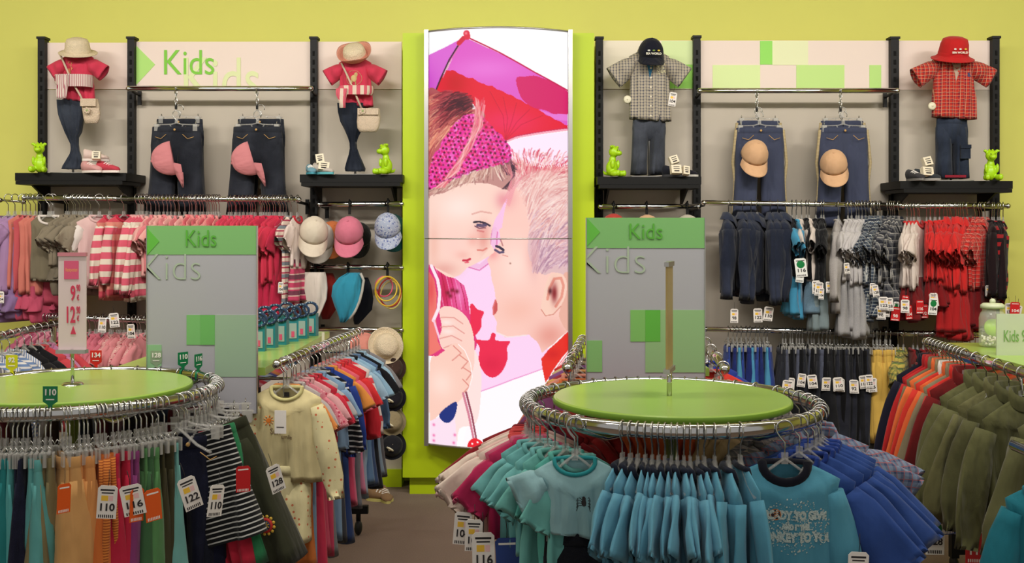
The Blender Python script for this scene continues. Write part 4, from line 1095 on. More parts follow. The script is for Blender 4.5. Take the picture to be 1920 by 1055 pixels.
run(wall_spots(558, 558, 1, 373, DR, 72), 'cropped_shirt', 'top', 'white top with red ribbon next to the white cap', '', UL, drop=.112, mat_=fab((232, 212, 204)), cm=fab((190, 30, 50)), w=.1, L=.28, sl=.1, t=.02, lower=fab((200, 60, 100), 'multi', (220, 180, 170), (120, 60, 80), f=26), lowerL=.24)
LL = 'on the lower left wall rail'
run(wall_spots(62, 128, 12, 594, DR, 70), 'knit_shirt', 'top', '', 'mauve pink knit tops', LL, mat_=[fab((176, 88, 116)), fab((206, 130, 148)), fab((150, 62, 92))], w=.12, L=.36, sl=.1, t=.02)
run(wall_spots(170, 205, 6, 596, DR, 80), 'blouse', 'blouse', '', 'rose pink blouses', LL, mat_=fab((214, 110, 130)), w=.12, L=.36, sl=.12, t=.022)
run(wall_spots(212, 272, 9, 597, DR, 76), 'floral_blouse', 'blouse', '', 'pale pink floral blouses', LL, mat_=[fab((226, 140, 146)), fab((222, 160, 158), 'floral', (190, 60, 90), (240, 220, 200), f=70, ratio=.3)], w=.12, L=.36, sl=.12, t=.02)
SRr = 'on the side rack'
ss = []
for i in range(12): ss.append(((-2.385-.025*i/11-.0, 4.56+.88*i/11, 1.05), math.radians(-12)))
run(ss[0:2], 'striped_shirt', 'shirt', '', 'orange and grey shirts', SRr, 'from front', mat_=[fab((222, 110, 52)), fab((180, 176, 170), 'vstripe', (90, 90, 100), f=60)], w=.14, L=.4, sl=.12)
run(ss[2:7], 'striped_shirt', 'shirt', '', 'blue and white striped shirts', SRr, 'from front', mat_=[fab((104, 130, 172), 'stripe', (214, 210, 208), f=52, ratio=.55), fab((120, 140, 176), 'vstripe', (226, 222, 220), f=70)], w=.15, L=.4, sl=.22)
run(ss[7:9], 'black_shirt', 'top', '', 'black tops', SRr, 'from front', mat_=fab((26, 24, 28)), w=.15, L=.4, sl=.12)
run(ss[9:12], 'coloured_shirt', 'top', '', 'mauve and red tops', SRr, 'from front', mat_=[fab((200, 60, 70)), fab((190, 120, 160))], w=.15, L=.4, sl=.12)

UR = 'on the upper right wall rail'
DEN = (27, 33, 50)
run(wall_spots(1366, 1366, 1, 382, DR, 72), 'denim_jacket', 'jacket', 'dark blue denim jacket at the left end', '', UR, mat_=fab(DEN, 'denim'), w=.14, L=.42, sl=.36, sa=9, sw=.045, t=.045, collar='polo', drop=.085, bend=.3, tagp=1, tagz=-.53, tags_s=1.25)
run([(P(px, 382, DR)[:], math.radians(a)) for px, a in ((1392, 80), (1408, 74), (1420, 66), (1444, 82), (1458, 78), (1473, 70))], 'denim_jacket', 'jacket', '', 'dark blue denim jackets', UR, mat_=fab(DEN, 'denim'), w=.15, L=.42, sl=.38, sa=9, sw=.042, t=.034, collar='polo', drop=.085, bend=.3, nvar=4, tagp=.7, tagz=-.55, tags_s=1.25)
run(wall_spots(1485, 1493, 2, 382, DR, 84), 'layered_shirt', 'top', '', 'turquoise and black tops', UR, mat_=[fab((20, 22, 28)), fab((60, 150, 190))], sm=fab((60, 150, 190)), w=.12, L=.32, sl=.1, t=.018, lower=fab((60, 150, 190)), lowerL=.26, tagp=1, tagstyles=('green',), tagz=-.28, tags_s=1.4)
run(wall_spots(1503, 1518, 3, 382, DR, 78), 'vest_set', 'top', '', 'black and white vest sets', UR, mat_=[fab((214, 200, 190)), fab((20, 20, 24))], w=.12, L=.34, sl=.09, t=.02, lower=fab((96, 122, 140), 'denim'), lowerL=.24, tagp=.8, tagz=-.42, tags_s=1.2)
run(wall_spots(1530, 1546, 3, 382, DR, 76), 'hooded_set', 'top', '', 'black tops with grey trousers', UR, mat_=fab((22, 22, 26)), w=.13, L=.36, sl=.12, t=.024, lower=fab((120, 136, 140)), lowerL=.3, tagp=.7, tagz=-.42)
run(wall_spots(1572, 1572, 1, 383, DR, 70), 'melange_sweater', 'sweater', 'speckled grey sweater', '', UR, mat_=fab((150, 146, 144), 'heather', (186, 178, 174)), w=.15, L=.52, sl=.36, sa=10, sw=.04, t=.034, tagp=1, tagz=-.3)
run(wall_spots(1592, 1622, 6, 383, DR, 58), 't_shirt', 'T-shirt', '', 'pale grey T-shirts', UR, mat_=fab((178, 174, 176), 'heather', (206, 200, 198)), w=.15, L=.34, sl=.12, sa=36, sw=.055, t=.02, lower=fab((146, 146, 150), 'heather', (176, 172, 170)), lowerL=.34, tagp=.3)
PL1 = fab((44, 52, 68), 'plaid', (76, 90, 108), (206, 206, 200), f=52)
PL2 = fab((38, 40, 50), 'plaid', (104, 104, 108), (170, 166, 160), f=26)
run(wall_spots(1630, 1652, 6, 384, DR, 52), 'checked_shirt', 'shirt', '', 'navy and white checked shirts', UR, mat_=PL1, w=.15, L=.36, sl=.13, sa=40, sw=.06, t=.018, collar='polo', lower=PL1, lowerL=.24, tagp=.7, tagz=-.5, tags_s=1.2)
run(wall_spots(1664, 1684, 5, 384, DR, 50), 'checked_shirt', 'shirt', '', 'charcoal plaid shirts', UR, mat_=PL2, w=.15, L=.34, sl=.13, sa=40, sw=.06, t=.02, collar='polo', lower=PL2, lowerL=.22, tagp=.9, tagstyles=('white', 'green', 'red'), tagz=-.5, tags_s=1.2)
run(wall_spots(1702, 1726, 6, 386, DR, 58), 't_shirt', 'T-shirt', '', 'white T-shirts with red collars', UR, mat_=fab((222, 206, 196)), cm=fab((206, 40, 40)), w=.15, L=.36, sl=.12, sa=34, t=.017, lower=fab((120, 20, 24)), lowerL=.22, tagp=.8, tagstyles=('white', 'red', 'green'), tagz=-.48, tags_s=1.2)
RED = (214, 24, 22)
run(wall_spots(1738, 1768, 8, 386, DR, 72), 't_shirt', 'T-shirt', '', 'bright red T-shirts', UR, mat_=fab(RED), w=.14, L=.32, sl=.11, sa=30, t=.016, lower=fab((130, 12, 18)), lowerL=.2)
run(wall_spots(1776, 1816, 10, 386, DR, 58), 'polo_shirt', 'polo shirt', '', 'bright red polo shirts', UR, mat_=[fab((220, 22, 18)), fab((206, 18, 18))], w=.16, L=.38, sl=.13, sa=36, sw=.06, t=.019, collar='polo', lower=fab((176, 14, 18)), lowerL=.3, nvar=5, tagp=.5, tagstyles=('white', 'white', 'green'), tagz=-.48, tags_s=1.2)
run(wall_spots(1828, 1848, 4, 386, DR, 48), 'checked_shirt', 'shirt', '', 'red plaid shirts', UR, mat_=fab((206, 40, 30), 'plaid', (150, 24, 26), (216, 150, 130), f=44), w=.15, L=.38, sl=.13, sa=38, sw=.06, t=.02, collar='polo', lower=fab((120, 14, 20)), lowerL=.26, tagp=.5)
run(wall_spots(1858, 1882, 5, 386, DR, 70), 'striped_sweater', 'sweater', '', 'dark red and black sweaters', UR, mat_=[fab((30, 16, 20)), fab((150, 18, 26), 'stripe', (26, 20, 24), f=22)], w=.15, L=.44, sl=.34, sa=10, sw=.04, t=.022, tagp=.9, tagstyles=('red', 'white'), tagz=-.5, tags_s=1.2)
LR = 'on the lower right wall rail'
kb = dict(kind='bottom', tagp=0, L=.42)
run(wall_spots(1365, 1440, 10, 618, DR, 84), 'blue_trousers', 'trousers', '', 'bright blue trousers', LR, mat_=[fab((44, 70, 150)), fab((30, 44, 110)), fab((70, 150, 190))], w=.11, t=.014, **kb)
run(wall_spots(1466, 1540, 12, 621, DR, 82), 'dark_jeans', 'jeans', '', 'black and grey jeans', LR, mat_=[fab((26, 28, 36), 'denim'), fab((64, 68, 84), 'denim'), fab((14, 15, 20))], kind='bottom', w=.12, L=.52, t=.016, tagp=.5, tagz=-.2, tags_s=1.2)
run(wall_spots(1549, 1622, 12, 622, DR, 82), 'black_jeans', 'jeans', '', 'black jeans', LR, mat_=[fab((16, 17, 22), 'denim'), fab((8, 8, 11)), fab((26, 28, 38), 'denim')], kind='bottom', w=.12, L=.54, t=.017, tagp=.5, tagz=-.2, tags_s=1.2)
run(wall_spots(1636, 1668, 7, 623, DR, 76), 'yellow_trousers', 'trousers', '', 'mustard yellow trousers', LR, mat_=fab((214, 172, 66)), kind='bottom', w=.12, L=.5, t=.02, fold=.009)
run(wall_spots(1684, 1694, 2, 625, DR, 60), 'checked_shirt', 'shirt', '', 'yellow and green plaid shirts', LR, mat_=fab((190, 170, 70), 'plaid', (96, 120, 60), (70, 70, 60), f=34), w=.14, L=.36, sl=.13, t=.025)
run(wall_spots(1712, 1780, 8, 626, DR, 76), 't_shirt', 'T-shirt', '', 'dark red and black T-shirts', LR, mat_=[fab((130, 20, 24)), fab((24, 20, 24))], w=.14, L=.36, sl=.12, t=.022, tagp=.4, tagz=-.2)
run(wall_spots(1795, 1850, 6, 626, DR, 76), 't_shirt', 'T-shirt', '', 'orange red T-shirts', LR, mat_=fab((190, 50, 26)), w=.14, L=.36, sl=.12, t=.022, tagp=.4, tagz=-.2)

# ---- left round rack
LRR = 'on the left round rack'
def lrun(pxs, single, plural, m, **kw):
    kw.setdefault('w', .062); kw.setdefault('t', .011); kw.setdefault('splay', 1.9); kw.setdefault('L', .46); kw.setdefault('tw', 0)
    tw = kw.pop('tw'); back = kw.pop('back', False)
    return run(ring_spots(LC, pxs, tw, back, side=kw.pop('side', None)), kw.pop('name', 'trousers'), 'trousers', single, plural, LRR, kind='bottom', mat_=m, jit=5, drop=.125, **kw)
lrun([2, 12, 24], '', 'teal trousers', fab((24, 132, 134)), flare=1.15, t=.013)
lrun([33], 'sky aqua trousers right of the teal trousers', '', fab((84, 176, 176)), t=.013)
lrun([44, 53], '', 'navy trousers', fab((26, 28, 50), 'denim'))
lrun([66, 74], '', 'pale aqua trousers', fab((92, 172, 170)), t=.013)
lrun([86, 95], '', 'khaki trousers', fab((136, 124, 84)), t=.013, tagstyles=('orange',), tagz=-.2)
lrun([117, 124, 131], '', 'beige trousers', fab((214, 160, 92)), t=.014, flare=1.4, tw=16, w=.075)
lrun([149, 158, 165], '', 'light orange trousers', fab((222, 150, 78)), t=.012)
lrun([180, 188, 196], '', 'orange trousers with braided sides', fab((216, 112, 34)), t=.013, tw=10, piping=fab((228, 132, 40), 'stripe', (170, 84, 24), f=130), tagz=-.24, tags_s=1.6)
lrun([212, 222], '', 'crimson trousers', fab((198, 22, 62)), t=.012, tagz=-.24, tags_s=1.6)
lrun([232, 242], '', 'purple trousers', fab((138, 58, 118)), t=.012, tagstyles=('orange', 'white'), tagz=-.24, tags_s=1.5)
lrun([256, 265, 275], '', 'fresh green trousers', [fab((84, 140, 82)), fab((60, 104, 64))], t=.013, tagz=-.24, tags_s=1.4)
lrun([286, 297], '', 'olive brown trousers', fab((66, 62, 38)), t=.013)
lrun([308], 'light aqua trousers left of the blue jeans', '', fab((110, 176, 170)), t=.013, tagz=-.2, tags_s=1.6)
lrun([345], 'dark blue jeans facing forward', '', fab((14, 18, 40), 'denim'), name='jeans', splay=.6, t=.03, tw=52, w=.12, pockets=True, L=.5, tagz=-.3, tags_s=1.5)
# striped trousers, red ones and cargo trousers hang at the right-hand end, swung out
def lone(px, dx, dy, rz, single, m, name='trousers', **kw):
    a = math.radians(ring_a(LC, px)); loc = (LC[0]+LC[2]*math.cos(a), LC[1]+LC[2]*math.sin(a), ZR)
    kw.setdefault('drop', .125)
    lean = kw.pop('leany', 0)
    o = run([(loc, math.radians(rz))], name, 'trousers', single, '', LRR, kind='bottom', mat_=m, jit=0, **kw)[0]
    o.rotation_euler.y = math.radians(lean); return o
o_st = lone(374, 0, 0, -22, 'black and white striped skirt', fab((16, 18, 20), 'stripe', (190, 190, 186), f=64, ratio=.72), 'striped_skirt', w=.085, t=.035, L=.34, skirt=True, flare=1.25, leany=-17, spread=.1)
lone(382, 0, 0, -20, 'crimson trousers behind the striped skirt', fab((196, 24, 56)), w=.07, t=.03, L=.44, leany=-14, tagp=1, tagstyles=('red',), tagz=-.2)
lone(388, 0, 0, -16, 'green trousers beside the cargo trousers', fab((40, 130, 80)), w=.07, t=.03, L=.44, leany=-16)
o_cg = lone(392, 0, 0, -10, 'olive cargo trousers with a round sun patch', fab((50, 52, 34)), 'cargo_trousers', w=.09, t=.035, L=.48, leany=-22, spread=.1, pockets=False)
mb = MB(); mb.lathe([(0, .004), (.016, .004), (.016, 0)], 20, 0); mb.lathe([(.016, .0045), (.024, .004), (.024, 0)], 20, 1)
for k in range(12): 
    a = k*PI/6; mb.ball((.028*math.cos(a), .028*math.sin(a), .002), (.006, .006, .002), 2, 6, 4)
for k in range(4): mb.box((0, 0, .0045), (.026, .003, .002), 2, rz=k*PI/4)
me = mb.mesh('sun_patch', [mat('patch_blue', (40, 60, 90), .7), mat('patch_red', (180, 40, 36), .7), mat('patch_yellow', (206, 168, 60), .7)]); me.transform(Matrix.Rotation(PI/2, 4, 'X'))
link('sun_patch', me, o_cg, (.055, -.062, -.46))
# clothes on the far side of the left rack
run(ring_spots(LC, None, 0, angs=[35, 48, 60, 72, 84, 96, 108, 122, 138, 152], side=False), 'dark_trousers', 'trousers', '', 'dark trousers at the back', LRR, kind='bottom', mat_=[fab((30, 24, 26)), fab((90, 24, 34)), fab((36, 44, 60)), fab((60, 40, 30))], w=.11, L=.46, t=.022, drop=.125)
run(ring_spots(LC, None, 0, angs=[-16, -9, -2, 6, 14, 22], side=False), 'trousers', 'trousers', '', 'dark jeans at the right', LRR, kind='bottom', mat_=[fab((22, 26, 40), 'denim'), fab((30, 32, 34))], w=.07, L=.44, t=.02, drop=.125, hang='clip')
EH = ((-26, 'nearest'), (-21, 'second nearest'), (-12, 'third nearest'), (-5, 'fourth nearest'), (2, 'middle'), (10, 'third farthest'), (18, 'second farthest'), (27, 'farthest'))
for i, (a, w_) in enumerate(EH):
    ar = math.radians(a); hanger('clip' if i % 2 else 'top', .13, .105, (LC[0]+LC[2]*math.cos(ar), LC[1]+LC[2]*math.sin(ar), ZR), ar*.6, f'{w_} of the empty clear hangers at the right end of the left round rack', 'empty hangers on the left round rack')
# size markers clipped on the rings
def marker(C, px, py, back, st, num, txt, fcol=None):
    ar = math.radians(ring_a(C, px, back)); loc = (C[0]+C[2]*math.cos(ar), C[1]+C[2]*math.sin(ar), ZR+.015)
    col = {'green': (8, 116, 70), 'red': (206, 34, 26), 'yellow': (206, 206, 20), 'pale': (136, 156, 128)}[st]
    o = thing('size_marker', txt, 'size marker', loc)
    mb = MB(); mb.prism([(-.021, .022), (-.006, .012), (-.006, 0), (.006, 0), (.006, .012), (.021, .022), (.021, .066), (-.021, .066)], -.0012, .0012); part('flag', mb, mat('marker_'+st, col, .35), o)
    mb = MB(); mb.loft([[(q*math.cos(2*PI*k/12)*.013, .006*s_, -.014+q*math.sin(2*PI*k/12)*.02) for k in range(12)] for s_, q in ((-1, 1), (1, 1))]); part('clip', mb, mat('marker_'+st, col, .35), o)
    t = text_mesh(num, .024, M_white, .0006); part('number', t, None, o).location = (0, -.002, .048)
    mb = MB(); mb.box((0, -.0016, .028), (.024, .001, .003)); part('small_print', mb, M_white, o)
    return o
marker(LC, 94, 0, False, 'green', '110', 'green size marker reading 110 at the front of the left round rack')
marker(LC, 343, 0, True, 'green', '110', 'green size marker at the back right of the left round rack').rotation_euler.z = .9
marker(LC, 180, 0, True, 'red', '134', 'red size marker reading 134 behind the left round rack')
marker(LC, 22, 0, True, 'yellow', '92', 'yellow size marker at the left edge of the picture')
marker(LC, 293, 0, True, 'pale', '128', 'pale green size marker reading 128 in front of the Kids sign')
marker(LC, 372, 0, True, 'green', '116', 'narrow green size marker turned edge-on near the Kids sign').rotation_euler.z = 1.2

# ---- right round rack
RRR = 'on the right round rack'
TQ = (96, 164, 190)
rp = [1167, 1182, 1196, 1210, 1223, 1235, 1247, 1259, 1270, 1282, 1294, 1308, 1320]
run(ring_spots(RC, rp, -4, side=True), 't_shirt', 'T-shirt', '', 'sky blue T-shirts', RRR, mat_=fab(TQ), w=.11, L=.34, sl=.13, sa=28, sw=.055, t=.013, collar='rib', cm=fab((24, 30, 46)), nvar=6, jit=5, drop=.1, hang='top', fold=.004)
run(ring_spots(RC, [1340, 1366, 1388], -10, side=True), 'long_sleeved_shirt', 'shirt', '', 'teal blue long-sleeved shirts', RRR, mat_=fab((84, 156, 182)), w=.13, L=.36, sl=.3, sa=14, sw=.045, t=.018, bend=.3, cm=fab((24, 30, 46)), jit=5)
def rone(px, rz, name, cat, single, m, dy=0, **kw):
    a = math.radians(ring_a(RC, px)); loc = (RC[0]+RC[2]*math.cos(a), RC[1]+RC[2]*math.sin(a)+dy, ZR)
    return run([(loc, math.radians(rz))], name, cat, single, '', RRR, mat_=m, jit=0, **kw)[0]
def decal(o, me, cx, cz, part_name='print', body='body', rot=0):
    """lay a flat mesh on the front of a garment"""
    from mathutils.bvhtree import BVHTree
    b = [c for c in o.children if c.name.split('.')[0] == body][0].data
    t = BVHTree.FromPolygons([v.co for v in b.vertices], [list(p.vertices) for p in b.polygons])
    me = me.copy(); R = Matrix.Rotation(rot, 3, 'Y')
    for v in me.vertices:
        c = R @ v.co; x, z = c.x+cx, c.z+cz
        h = t.ray_cast(Vector((x, -1, z)), Vector((0, 1, 0)))
        v.co = Vector((x, (h[0].y if h[0] is not None else -.03)-.0016+c.y*.3, z))
    me.update(); return link(part_name, me, o)
hero = rone(1466, -4, 'sweater', 'sweater', 'teal sweater with dark collar and cracked print', fab((76, 152, 178)), dy=-.03, w=.145, L=.42, sl=.36, sa=15, sw=.05, t=.035, neck=.06, dip=.045, cm=fab((18, 20, 32)), fold=.003, seed=4, bend=.3, crib=.013)
MPR = mat('cracked_print', (190, 204, 200), .8, bump=.6, bs=300)
for s_, z_, sz in (('READY TO GIVE', -.222, .03), ('AND IS THE', -.252, .018), ('MONKEY TO YOU', -.28, .032)):
    decal(hero, text_mesh(s_, sz, MPR, .0022, sx=.74), .022, z_, 'cracked_lettering')
mb = MB()
for i in range(420):
    a = rnd.uniform(0, 2*PI); q = rnd.uniform(.2, 1); x, z = .092*q*math.cos(a), .075*q*math.sin(a); r_ = rnd.uniform(.0008, .0026)
    mb.add([(x-r_, 0, z-r_), (x+r_, 0, z-r_*.5), (x+r_*.6, 0, z+r_), (x-r_*.7, 0, z+r_*.8)], [(0, 1, 2, 3)])
decal(hero, mb.mesh('splatter', MPR), .022, -.25, 'splatter')
mb = MB(); mb.lathe([(0, 0), (.013, 0)], 20, 0); mb.lathe([(.013, .0003), (.015, .0003)], 20, 1); 
for k in range(3): mb.box((0, -.006+.006*k, .0006), (.016, .002, .0005), 1, rz=.5)
me = mb.mesh('round_badge', [mat('badge_dark', (46, 24, 28), .6), mat('badge_orange', (206, 120, 60), .6)]); me.transform(Matrix.Rotation(PI/2, 4, 'X')); decal(hero, me, -.03, -.22, 'round_badge')

# royal blue polos fan out to the right
def fan(C, a0, a1, n, rz0, rz1):
    o = []
    for i in range(n):
        t = i/(n-1); ar = math.radians(a0+(a1-a0)*t); o.append(((C[0]+C[2]*math.cos(ar), C[1]+C[2]*math.sin(ar), ZR), math.radians(rz0+(rz1-rz0)*t)))
    return o
run(fan(RC, -46, -14, 6, -28, -10), 'long_sleeved_shirt', 'shirt', '', 'royal blue long-sleeved shirts', RRR, mat_=fab((44, 76, 146)), w=.15, L=.36, sl=.2, sa=38, sw=.06, t=.02, cm=fab((30, 60, 140)), fold=.006, tagp=.3, tagz=-.5, tags_s=1.3, jit=3)
run(fan(RC, -6, 2, 2, -6, 0), 'checked_shirt', 'shirt', '', 'blue and red checked shirts', RRR, mat_=fab((126, 140, 164), 'plaid', (70, 84, 118), (176, 96, 96), f=44), w=.16, L=.34, sl=.15, sa=58, sw=.06, t=.022, collar='polo', tagp=1, tagstyles=('green',), tagz=-.42, tags_s=1.4, jit=2)
run(fan(RC, 8, 30, 4, 0, 30), 'checked_shirt', 'shirt', '', 'grey checked shirts', RRR, mat_=fab((130, 124, 120), 'plaid', (80, 80, 90), (170, 150, 140), f=44), w=.15, L=.34, sl=.14, sa=40, sw=.055, t=.024, collar='polo', jit=3)
run(fan(RC, 42, 62, 3, 42, 62), 't_shirt', 'T-shirt', '', 'cream coloured T-shirts', RRR, mat_=fab((196, 164, 116)), w=.14, L=.34, sl=.12, t=.03, jit=3)
run(fan(RC, 70, 112, 9, 70, 112), 't_shirt', 'T-shirt', '', 'orange T-shirts', RRR, mat_=[fab((222, 96, 22)), fab((206, 74, 20))], w=.14, L=.34, sl=.12, t=.022, jit=3)
run(fan(RC, 118, 150, 5, -62, -30), 't_shirt', 'T-shirt', '', 'dark red T-shirts', RRR, mat_=fab((150, 22, 20)), w=.15, L=.34, sl=.12, t=.024, jit=3)
# left side
sp = rone(1076, 4, 'cropped_shirt', 'top', 'pale aqua spider top with teal collar', fab((146, 190, 196)), dy=-.045, w=.11, L=.19, sl=.06, sa=60, sw=.05, t=.03, neck=.056, dip=.035, cm=fab((24, 142, 148)), ragged=.002, drop=.1, crib=.006)
mb = MB(); mb.ball((0, 0, 0), (.006, .0008, .01)); mb.ball((0, 0, .012), (.0045, .0008, .005))
for sd in (-1, 1):
    for k in range(4):
        z0_ = .008-.005*k; mb.tube([(sd*.004, 0, z0_), (sd*.014, 0, z0_+.006-.003*k), (sd*.018, 0, z0_-.006-.004*k)], .0009, 4)
decal(sp, mb.mesh('spider', M_ink), .02, -.2, 'spider_print')
a = math.radians(ring_a(RC, 1084)); pl = (RC[0]+RC[2]*math.cos(a)-.01, RC[1]+RC[2]*math.sin(a)-.01, ZR)
run([(pl, math.radians(2))], 'elastic_trousers', 'trousers', 'black elastic-waisted trousers below the spider top', '', RRR, kind='bottom', mat_=fab((16, 18, 26), 'denim'), w=.082, L=.3, t=.03, drop=.3, jit=0, fold=.003)
run(fan(RC, -134, -146, 3, 24, 30), 't_shirt', 'T-shirt', '', 'mint green tops', RRR, mat_=[fab((104, 180, 172)), fab((80, 172, 160))], w=.1, L=.36, sl=.1, sa=26, sw=.045, t=.02, ragged=.003, jit=3, lower=fab((90, 176, 160)), lowerL=.2)
run(fan(RC, -151, -163, 3, 20, 10), 't_shirt', 'T-shirt', '', 'light aqua tops', RRR, mat_=fab((108, 182, 182)), w=.105, L=.28, sl=.1, sa=34, sw=.045, t=.02, ragged=.004, jit=3)
run(fan(RC, -167, -172, 2, 10, 8), 't_shirt', 'T-shirt', '', 'deep pink tops', RRR, mat_=[fab((186, 24, 84)), fab((206, 90, 124))], w=.13, L=.28, sl=.12, sa=34, t=.02, ragged=.006, jit=2, tagp=1, tagz=-.46, tags_s=1.5)
run(fan(RC, -175, -190, 5, 6, -4), 't_shirt', 'T-shirt', '', 'cream tops with red edging', RRR, mat_=[fab((236, 214, 198)), fab((236, 192, 184))], w=.15, L=.28, sl=.13, sa=44, t=.014, cm=fab((206, 60, 60)), ragged=.006, jit=3, tagp=1, tagz=-.46, tags_s=1.5)
run(fan(RC, -194, -206, 3, -8, -20), 't_shirt', 'T-shirt', '', 'wine coloured tops', RRR, mat_=[fab((140, 24, 34)), fab((100, 34, 60))], w=.15, L=.3, sl=.14, sa=40, t=.02, jit=3)
marks = None

# ---- rail of the table left of the light box
TL = 'on the middle table rail'
def rail_pt(t, a=(-.872, 3.86), b=(-.755, 5.12)): return (a[0]+(b[0]-a[0])*t, a[1]+(b[1]-a[1])*t, 1.05)
rz_ = math.radians(-7)
DOT = fab((222, 210, 158), 'dots', (206, 110, 70), f=42, ratio=.19)
pj = run([((-.842, 3.885, 1.05), rz_)], 'pyjama_shirt', 'pyjama top', 'cream pyjama top with dotted sleeves', '', TL, mat_=fab((222, 206, 150)), sm=DOT, w=.135, L=.33, sl=.32, sa=16, sw=.045, t=.03, neck=.06, dip=.04, bend=.5, cm=fab((206, 196, 130)), jit=0, fold=.004)[0]
mb = MB(); mb.ball((0, 0, 0), (.009, .0006, .009))
for k in range(9):
    a = k*2*PI/9; mb.tube([(.011*math.cos(a), 0, .011*math.sin(a)), (.02*math.cos(a), 0, .02*math.sin(a))], .0018, 4)
decal(pj, mb.mesh('sun_print', mat('sun_print', (214, 120, 40), .7)), -.06, -.21, 'sun_print')
decal(pj, text_mesh('Sun', .03, mat('brown_ink', (120, 92, 70), .7), 0), -.035, -.25, 'small_lettering'); decal(pj, text_mesh('smile', .022, mat('brown_ink', (120, 92, 70), .7), 0), .01, -.27, 'small_lettering')
mb = MB(); mb.prism([(-.022, -.085), (.022, -.085), (.022, 0), (-.022, 0)], -.001, .001); mb.prism([(-.014, -.062), (.014, -.062), (.014, -.06), (-.014, -.06)], -.002, -.001, 1)
tg = mb.mesh('paper_tag', [M_white, M_ink]); l = link('paper_tag', tg, pj, (-.002, -.062, -.165))
mb = MB(); mb.box((0, 0, 0), (.022, .001, .018)); link('neck_label', mb.mesh('neck_label', M_ink), pj, (-.005, .012, -.118))
run([((-.855, 3.895, 1.05), rz_)], 'pyjama_trousers', 'pyjama trousers', 'cream dotted pyjama trousers below the pyjama top', '', TL, kind='bottom', mat_=DOT, w=.1, L=.27, t=.03, drop=.39, jit=0, spread=.05, legw=.48)
cl = [('orange T-shirt behind the cream pyjama top', (228, 140, 62), .16, .12, None, (196, 104, 30)), ('grey top with pale blue trousers', (190, 180, 178), .15, .12, None, (110, 140, 168)),
      ('floral pink T-shirt', (222, 130, 144), .17, .13, ('floral', (196, 60, 90), (240, 190, 190)), (200, 40, 76)), ('pale pink top with ruffles', (226, 164, 168), .16, .12, None, (206, 70, 100)),
      ('crimson T-shirt', (204, 34, 62), .18, .13, None, (206, 60, 96)), ('grey and red block top', (180, 178, 180), .16, .12, ('stripe', (190, 24, 40), None), (120, 124, 130)),
      ('light denim blue T-shirt', (126, 158, 190), .18, .12, None, (120, 150, 180)), ('black top with thin white stripes', (22, 24, 32), .17, .3, ('stripe', (196, 196, 196), None), (60, 60, 66)),
      ('royal blue long-sleeved top', (34, 60, 140), .18, .3, None, (40, 60, 110)), ('orange T-shirt in the middle', (224, 138, 44), .18, .12, None, (200, 60, 96)),
      ('rose pink T-shirt', (222, 90, 110), .18, .13, None, (214, 96, 130)), ('scarlet T-shirt', (212, 34, 40), .19, .13, None, (110, 110, 118)),
      ('bright red long-sleeved top', (206, 26, 44), .18, .3, None, (206, 120, 150)), ('white and red striped top', (222, 206, 200), .18, .3, ('stripe', (206, 60, 70), None), (150, 160, 180)),
      ('pale blue top', (150, 182, 204), .18, .13, None, (140, 170, 196)), ('sky blue T-shirt with black collar', (138, 176, 202), .19, .13, None, (96, 130, 170)),
      ('mid blue denim top', (90, 120, 156), .18, .3, None, (60, 80, 120)), ('black T-shirt', (22, 22, 26), .19, .14, None, (30, 32, 40)),
      ('powder blue shirt near the far end', (146, 178, 200), .19, .13, None, (130, 150, 170)), ('grey top at the far end', (130, 126, 128), .18, .13, None, (90, 88, 92))]
for i, (lab, c_, w_, sl_, pt, lc_) in enumerate(cl):
    t = .055+.9*i/(len(cl)-1); x, y, z = rail_pt(t)
    m = fab(c_) if pt is None else (fab(c_, 'floral', pt[1], pt[2], f=60, ratio=.28) if pt[0] == 'floral' else fab(c_, 'stripe', pt[1], f=46 if c_[0] < 60 else 12, ratio=.7))
    run([((x+.015, y, z), math.radians(-14))], 't_shirt' if sl_ < .2 else 'long_sleeved_shirt', 'top', lab, '', TL, mat_=m, w=w_*.78, L=.3+.05*((i*7) % 3)/2, sl=sl_*.8, sa=32 if sl_ < .2 else 16, sw=.048, t=.016, seed=i, jit=4, bend=.2, lower=fab(lc_), lowerL=.42 if i < 9 else .32, collar='rib', tagp=.55, tagz=-.42, tagstyles=('white', 'white', 'red'), tags_s=1.1, cm=fab((20, 22, 30)) if 'collar' in lab else None)

# ---- table behind the right Kids sign
TM = 'on the table behind the right sign'
for i, (lab, c_) in enumerate((('purple top', (110, 56, 96)), ('plum sweater', (120, 64, 110)), ('orange sweater', (222, 110, 50)), ('dusty pink top', (206, 130, 110)), ('mustard striped top', (206, 150, 80)), ('violet top', (130, 74, 130)), ('sand coloured top', (196, 168, 120)), ('scarlet top', (196, 40, 40)))):
    t = .05+.9*i/7; run([((.2+.125*t, 3.75+1.01*t, 1.05), math.radians(8))], 'sweater', 'sweater', lab, '', TM, mat_=fab(c_) if i != 4 else fab(c_, 'stripe', (150, 40, 60), f=30), w=.13, L=.36, sl=.2, sa=26, t=.024, seed=i, jit=4)
for i, (lab, c_) in enumerate((('bright red jacket', (220, 28, 26)), ('orange checked shirt', (206, 90, 60)), ('tomato red top', (214, 50, 34)), ('cobalt blue top', (40, 60, 150)))):
    t = .05+.9*i/3; run([((.76+.105*t, 3.72+.94*t, 1.05), math.radians(-10))], 'jacket', 'jacket', lab, '', TM, mat_=fab(c_) if i != 1 else fab(c_, 'plaid', (180, 50, 40), (230, 200, 180), f=40), w=.14, L=.36, sl=.16, sa=40, t=.03, seed=i, jit=4)

